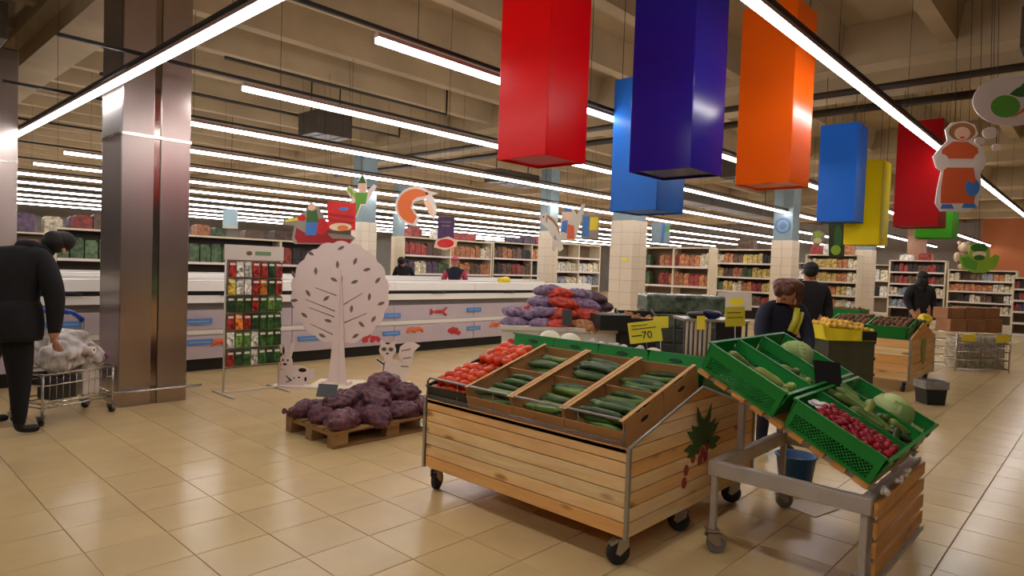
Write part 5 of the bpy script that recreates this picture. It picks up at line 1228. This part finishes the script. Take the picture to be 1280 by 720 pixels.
# refrigerated wall light blue sign
bx_ = P(288, 272, 15.5); t = thing('hanging_sign', 'pale blue box sign above the shelving behind the seed rack', 'sign', bx_, RC)
MB().bx(-.16, .16, -.05, .05, -.2, .2).build('sign_box', M('pale_blue_sign', (176, 206, 216), .5), t); MB().tube([(0, 0, .2), (0, 0, 5.26-bx_.z)], .006, 6).build('hanging_rod', m_dark, t); MB().bx(-.16, .16, -.052, .052, -.26, -.2).build('sign_foot', m_offw, t)

# ---------------------------------------------------------------- hanging cut-out signs
m_red = M('sign_red', (206, 34, 30), .5); m_dred = M('sign_dark_red', (160, 26, 30), .5); m_org = M('sign_orange', (226, 112, 50), .5); m_peach = M('sign_peach', (232, 190, 160), .5); m_purp = M('sign_purple', (70, 44, 84), .5)
m_fgr = M('sign_grey', (150, 140, 128), .5); m_fsil = M('sign_silver', (206, 196, 182), .5); m_lime = M('sign_lime', (150, 186, 60), .5); m_dgrn = M('sign_dark_green', (60, 104, 50), .5); m_cream = M('sign_cream', (226, 206, 170), .5); m_or2 = M('dress_orange', (214, 96, 52), .5); m_brn = M('hair_brown', (150, 100, 56), .5)
def hang(name, label, px, py, D, base, layers, wires, roll=-.04, rz=RC, rim=None):
    return cutout(name, label, 'hanging sign', P(px, py, D), base, layers, rz, wires, .012, 'hanging cut-out signs', roll, rim=rim)
def sc(poly, k): return [(a*k, b*k) for a, b in poly]
# sleigh with driver and snack bag
hang('sleigh_sign', 'hanging red sleigh cut-out with a driver in green', 402, 298, 12.0,
  [(-.55, .0), (-.5, -.1), (.5, -.12), (.62, 0), (.55, .06), (.1, .1), (.06, .38), (-.06, .6), (-.2, .66), (-.3, .5), (-.42, .42), (-.7, .34), (-.72, .26), (-.5, .24)], 
  [('sleigh_body', m_dred, [(-.5, .02), (-.44, -.08), (.5, -.1), (.58, -.02), (.2, .0), (.05, .14), (-.3, .1), (-.46, .2)]), ('sack', m_red, ellp(.0, .22, .13, .15)), ('coat', m_dgrn, [(-.28, .3), (-.05, .3), (-.08, .52), (-.26, .52)]), ('head', m_peach, ellp(-.17, .58, .07, .07)), ('arm', m_yel, [(-.28, .36), (-.66, .30), (-.66, .34), (-.28, .42)]), ('legs', m_bluep, [(-.3, .06), (-.1, .06), (-.06, .3), (-.28, .3)]), ('hat', m_red, ellp(-.36, .38, .08, .06))], [(-.3, .4), (.1, .1)], rim=m_fgr)
hang('snack_bag_sign', 'hanging red snack bag cut-out with chips at its foot', 427, 278, 11.6, [(-.24, -.14), (.24, -.14), (.26, .36), (.2, .34), (-.2, .38), (-.26, .36)], [('stripe', m_dred, [(-.22, .12), (.22, .06), (.22, .11), (-.22, .17)]), ('stripe', m_dred, [(-.22, .02), (.22, -.04), (.22, .01), (-.22, .07)]), ('emblem', m_bluep, ellp(.04, .24, .09, .035)), ('chips', m_cream, ellp(-.02, -.08, .2, .07)), ('chips', m_org, ellp(.02, -.1, .1, .05))], [(-.18, .34), (.18, .34)], rim=m_red)
hang('elf_sign', 'hanging cut-out of a figure in green with arms raised', 452, 250, 12.5, [(-.3, .2), (-.2, .02), (-.26, -.3), (-.1, -.34), (0, -.1), (.08, -.1), (.14, .02), (.3, .26), (.24, .3), (.1, .16), (.1, .38), (.02, .5), (-.06, .38), (-.06, .16), (-.24, .28)], [('coat', m_grn, [(-.12, -.08), (.08, -.08), (.12, .14), (-.12, .14)]), ('face', m_peach, ellp(.01, .24, .08, .1)), ('hat', m_dgrn, [(-.07, .32), (.09, .32), (.02, .48)]), ('sleeve', m_lime, [(-.28, .2), (-.12, .02), (-.12, .12), (-.24, .26)]), ('leg', m_grn, [(-.24, -.28), (-.12, -.08), (-.02, -.08), (-.12, -.32)])], [(0, .45)])
hang('shrimp_sign', 'large hanging orange shrimp cut-out', 521, 258, 13.0, [(.42*cos(a)-.02, .40*sin(a)) for a in [pi*.28+k*pi*1.22/12 for k in range(13)]]+[(.05, -.26), (.0, -.14), (-.08, -.05), (-.06, .08), (.06, .12), (.18, .14), (.22, -.1), (.34, -.28), (.4, -.1), (.36, .14), (.30, .22), (.44, .26)],
  [('shrimp_body', m_org, [(.37*cos(a)-.02, .35*sin(a)) for a in [pi*.3+k*pi*1.15/12 for k in range(13)]]+[(.0, -.2), (-.06, -.14), (-.12, -.02), (-.08, .12), (.02, .18), (.16, .2), (.26, .24)]), ('shrimp_legs', m_peach, [(.12, .14), (.24, .12), (.34, -.08), (.3, -.2), (.2, -.06)]), ('eye', m_blk, ellp(.2, .26, .025, .025))], [(-.1, .38), (.2, .3)], rim=m_white)
hang('purple_bag_sign', 'hanging dark purple bag cut-out with a strawberry picture', 557, 285, 13.5, [(-.17, -.22), (.17, -.22), (.2, .22), (-.16, .24)], [('lettering_band', m_lblgrey, [(-.1, .12), (.12, .11), (.12, .13), (-.1, .14)]), ('lettering_band', m_lblgrey, [(-.08, .04), (.1, .03), (.1, .05), (-.08, .06)])], [(-.1, .22), (.12, .22)], rim=m_purp)
hang('strawberry_sign', 'hanging cut-out of red berries below the purple bag', 557, 303, 13.2, [(-.24, -.1), (.0, -.16), (.22, -.08), (.24, .04), (.06, .12), (-.1, .08), (-.2, .04)], [('berries', m_red, ellp(.0, -.02, .17, .09)), ('berries', m_berry, ellp(-.08, -.04, .08, .06))], [(0, .1)], rim=m_peach)
hang('fish_sign', 'hanging pale fish cut-out nose up in front of a tiled column', 687, 286, 13.0, [(-.2, .3), (-.05, .32), (.1, .22), (.2, .05), (.22, -.18), (.28, -.4), (.2, -.46), (.14, -.36), (.1, -.46), (.04, -.42), (.06, -.2), (-.04, .0), (-.18, .12)], [('back_stripe', m_brn, [(-.05, .29), (.08, .19), (.18, .04), (.2, -.14), (.15, .02), (.06, .14), (-.06, .24)]), ('gill', m_fgr, ellp(-.06, .18, .02, .06)), ('eye', m_blk, ellp(-.12, .24, .018, .018)), ('fin', m_fgr, [(.1, -.1), (.16, -.24), (.08, -.2)])], [(-.05, .3)], rim=m_fsil)
hang('fisherman_sign', 'hanging cut-out of a fisherman in an orange apron', 712, 280, 14.0, [(-.2, -.34), (.12, -.36), (.2, -.1), (.3, .2), (.34, .44), (.26, .42), (.16, .2), (.08, .32), (-.06, .36), (-.16, .26), (-.2, .0)], [('apron', m_or2, [(-.06, -.32), (.1, -.32), (.1, -.04), (-.04, .0)]), ('shirt', m_bluep, [(-.18, -.16), (-.06, -.2), (-.04, .08), (-.16, .06)]), ('face', m_peach, ellp(-.04, .18, .09, .09)), ('cap', m_bluep, [(-.14, .26), (.06, .26), (.02, .34), (-.1, .34)])], [(-.04, .34), (.3, .4)], rim=m_fsil)
hang('drink_sign', 'hanging blue and yellow bag cut-out left of the light blue lantern', 738, 282, 14.0, [(-.2, -.28), (.18, -.28), (.2, .22), (-.18, .24)], [('blue_half', m_bluep, [(-.18, -.24), (-.04, -.26), (-.02, .2), (-.16, .2)]), ('yellow_half', m_yel, [(-.02, -.1), (.16, -.1), (.17, .18), (0, .18)])], [(-.1, .22), (.12, .2)], rim=m_fgr)
hang('leaf_poster', 'hanging teal poster with a green leaf right of the tiled column', 826, 291, 14.0, [(-.2, -.22), (.2, -.22), (.2, .22), (-.2, .22)], [('leaf', m_grn, leaf_poly(.12, .08, .2, .06, .8)), ('pale_stripe', m_bluep, [(.0, -.2), (.06, -.2), (.1, .2), (.04, .2)])], [(-.15, .2), (.15, .2)], rim=m_cpaint)
# girl and thought bubble
hang('girl_sign', 'hanging cut-out of a girl in an orange dress before the dark red lantern', 1199, 214, 7.3,
  [(-.2, -.45), (.12, -.45), (.22, -.38), (.26, -.2), (.24, -.02), (.3, .1), (.26, .26), (.14, .34), (.2, .42), (.16, .52), (.04, .56), (-.1, .54), (-.17, .46), (-.14, .34), (-.22, .26), (-.3, .16), (-.26, .04), (-.2, .0), (-.24, -.2), (-.26, -.36)],
  [('bodice', m_or2, [(-.2, .14), (.22, .14), (.2, .26), (.08, .33), (-.08, .33), (-.2, .24)]), ('skirt', m_or2, [(-.17, .04), (.16, .04), (.2, -.2), (.17, -.36), (-.2, -.36), (-.2, -.18)]), ('belt', m_white, [(-.12, .11), (.14, .11), (.14, .135), (-.12, .135)]), ('sleeve', m_white, ellp(-.2, .1, .08, .09)), ('sleeve', m_white, ellp(.22, .1, .07, .1)),
   ('hair', m_brn, ellp(.02, .44, .15, .1)), ('face', m_peach, ellp(.02, .42, .09, .075)), ('smile', m_red, ellp(.02, .375, .03, .01)), ('basket', m_bluep, ellp(.15, -.18, .08, .1)), ('basket_goods', m_or2, ellp(.15, -.1, .04, .03)), ('shoe', m_bluep, [(-.2, -.42), (-.05, -.42), (-.08, -.37), (-.18, -.37)]), ('shoe', m_bluep, [(.04, -.41), (.2, -.41), (.18, -.36), (.06, -.36)])], [(-.06, .5), (.1, .5)], -.03, rim=m_white)
hang('thought_bubble_sign', 'hanging pale oval bubble with cabbage and carrot pictures', 1265, 126, 7.0, ellp(0, 0, .42, .27, 36), [('cabbage_picture', m_grn, ellp(-.07, -.06, .16, .12, 18, .3)), ('carrot_picture', m_or2, [(-.02, -.2), (.3, -.02), (.28, .05)]), ('leaf_picture', m_dgrn, leaf_poly(.12, .1, .3, .06, .2)), ('leaf_picture', m_dgrn, leaf_poly(.14, .14, .22, .05, .9))], [(-.2, .22), (.2, .22)], -.04, rim=m_tree)
for k, (px, py, r) in enumerate(((1238, 166, .085), (1225, 176, .055), (1246, 184, .05))):
    hang('bubble_dot_sign', ['larger pale bubble dot under the oval sign', 'small pale bubble dot left under the oval sign', 'small pale bubble dot right under the oval sign'][k], px, py, 7.05, ellp(0, 0, r, r*.75, 20), [('highlight', m_white, ellp(-r*.2, r*.2, r*.4, r*.25, 12))], [(0, r*.7)], rim=m_tree)
hang('cabbage_figure_sign', 'hanging green cabbage cut-out with open leaves at the right', 1224, 322, 12.0, [(-.38, .0), (-.3, -.2), (-.1, -.28), (.12, -.28), (.32, -.18), (.38, .02), (.3, .06), (.2, .0), (.2, .14), (.1, .26), (-.06, .28), (-.18, .22), (-.2, .06), (-.26, .06)], [('left_leaf', m_grn, [(-.34, .0), (-.26, -.18), (-.06, -.24), (-.02, -.1), (-.2, .02)]), ('right_leaf', m_lime, [(.06, -.12), (.1, -.24), (.3, -.16), (.34, .0), (.2, -.02)]), ('head_top', m_dgrn, ellp(.0, .18, .16, .08)), ('face', m_cream, ellp(.0, .06, .13, .06)), ('core', m_dgrn, ellp(.0, .0, .1, .05))], [(0, .26)], rim=m_lime)
hang('cucumber_poster', 'hanging dark cucumber picture below the small blue lantern', 1046, 300, 13.0, [(-.15, -.34), (.15, -.34), (.17, .34), (-.17, .34)], [('cucumber_picture', m_dgrn, ellp(.02, .05, .08, .24)), ('cucumber_picture', m_lime, ellp(-.02, -.2, .1, .1))], [(-.1, .33), (.1, .33)], rim=M('poster_dark', (52, 60, 36), .6))
hang('turnip_sign', 'hanging vegetable cut-out left of the cucumber poster', 1022, 296, 13.5, [(-.14, -.1), (.0, -.2), (.14, -.1), (.16, .06), (.04, .14), (-.1, .1)], [('leaf', m_lime, ellp(.0, .04, .09, .06)), ('root', m_cream, ellp(.0, -.08, .09, .06))], [(0, .12)], rim=m_fgr)
# teddy bear on shelf
tb = thing('teddy_bear', 'pale brown teddy bear sitting in front of the right shelving', 'toy', (27.42, 3.98, 2.25), RC); m_ted = M('teddy_plush', (190, 164, 136), .9, var=.15, scale=12)
MB().ell((0, 0, .1), (.26, .22, .32), 14, 10).build('bear_body', M('teddy_body', (128, 100, 76), .9, var=.15), tb); MB().ell((0, -.04, .55), (.2, .18, .18), 14, 10).build('bear_head', m_ted, tb)
for s in (-1, 1): MB().ell((s*.16, 0, .70), (.07, .05, .07), 10, 6).build('ear', m_ted, tb); MB().ell((s*.28, -.08, .2), (.09, .1, .18), 10, 6).build('arm', m_ted, tb); MB().ell((s*.16, -.2, -.12), (.1, .2, .1), 10, 6).build('leg', m_ted, tb)
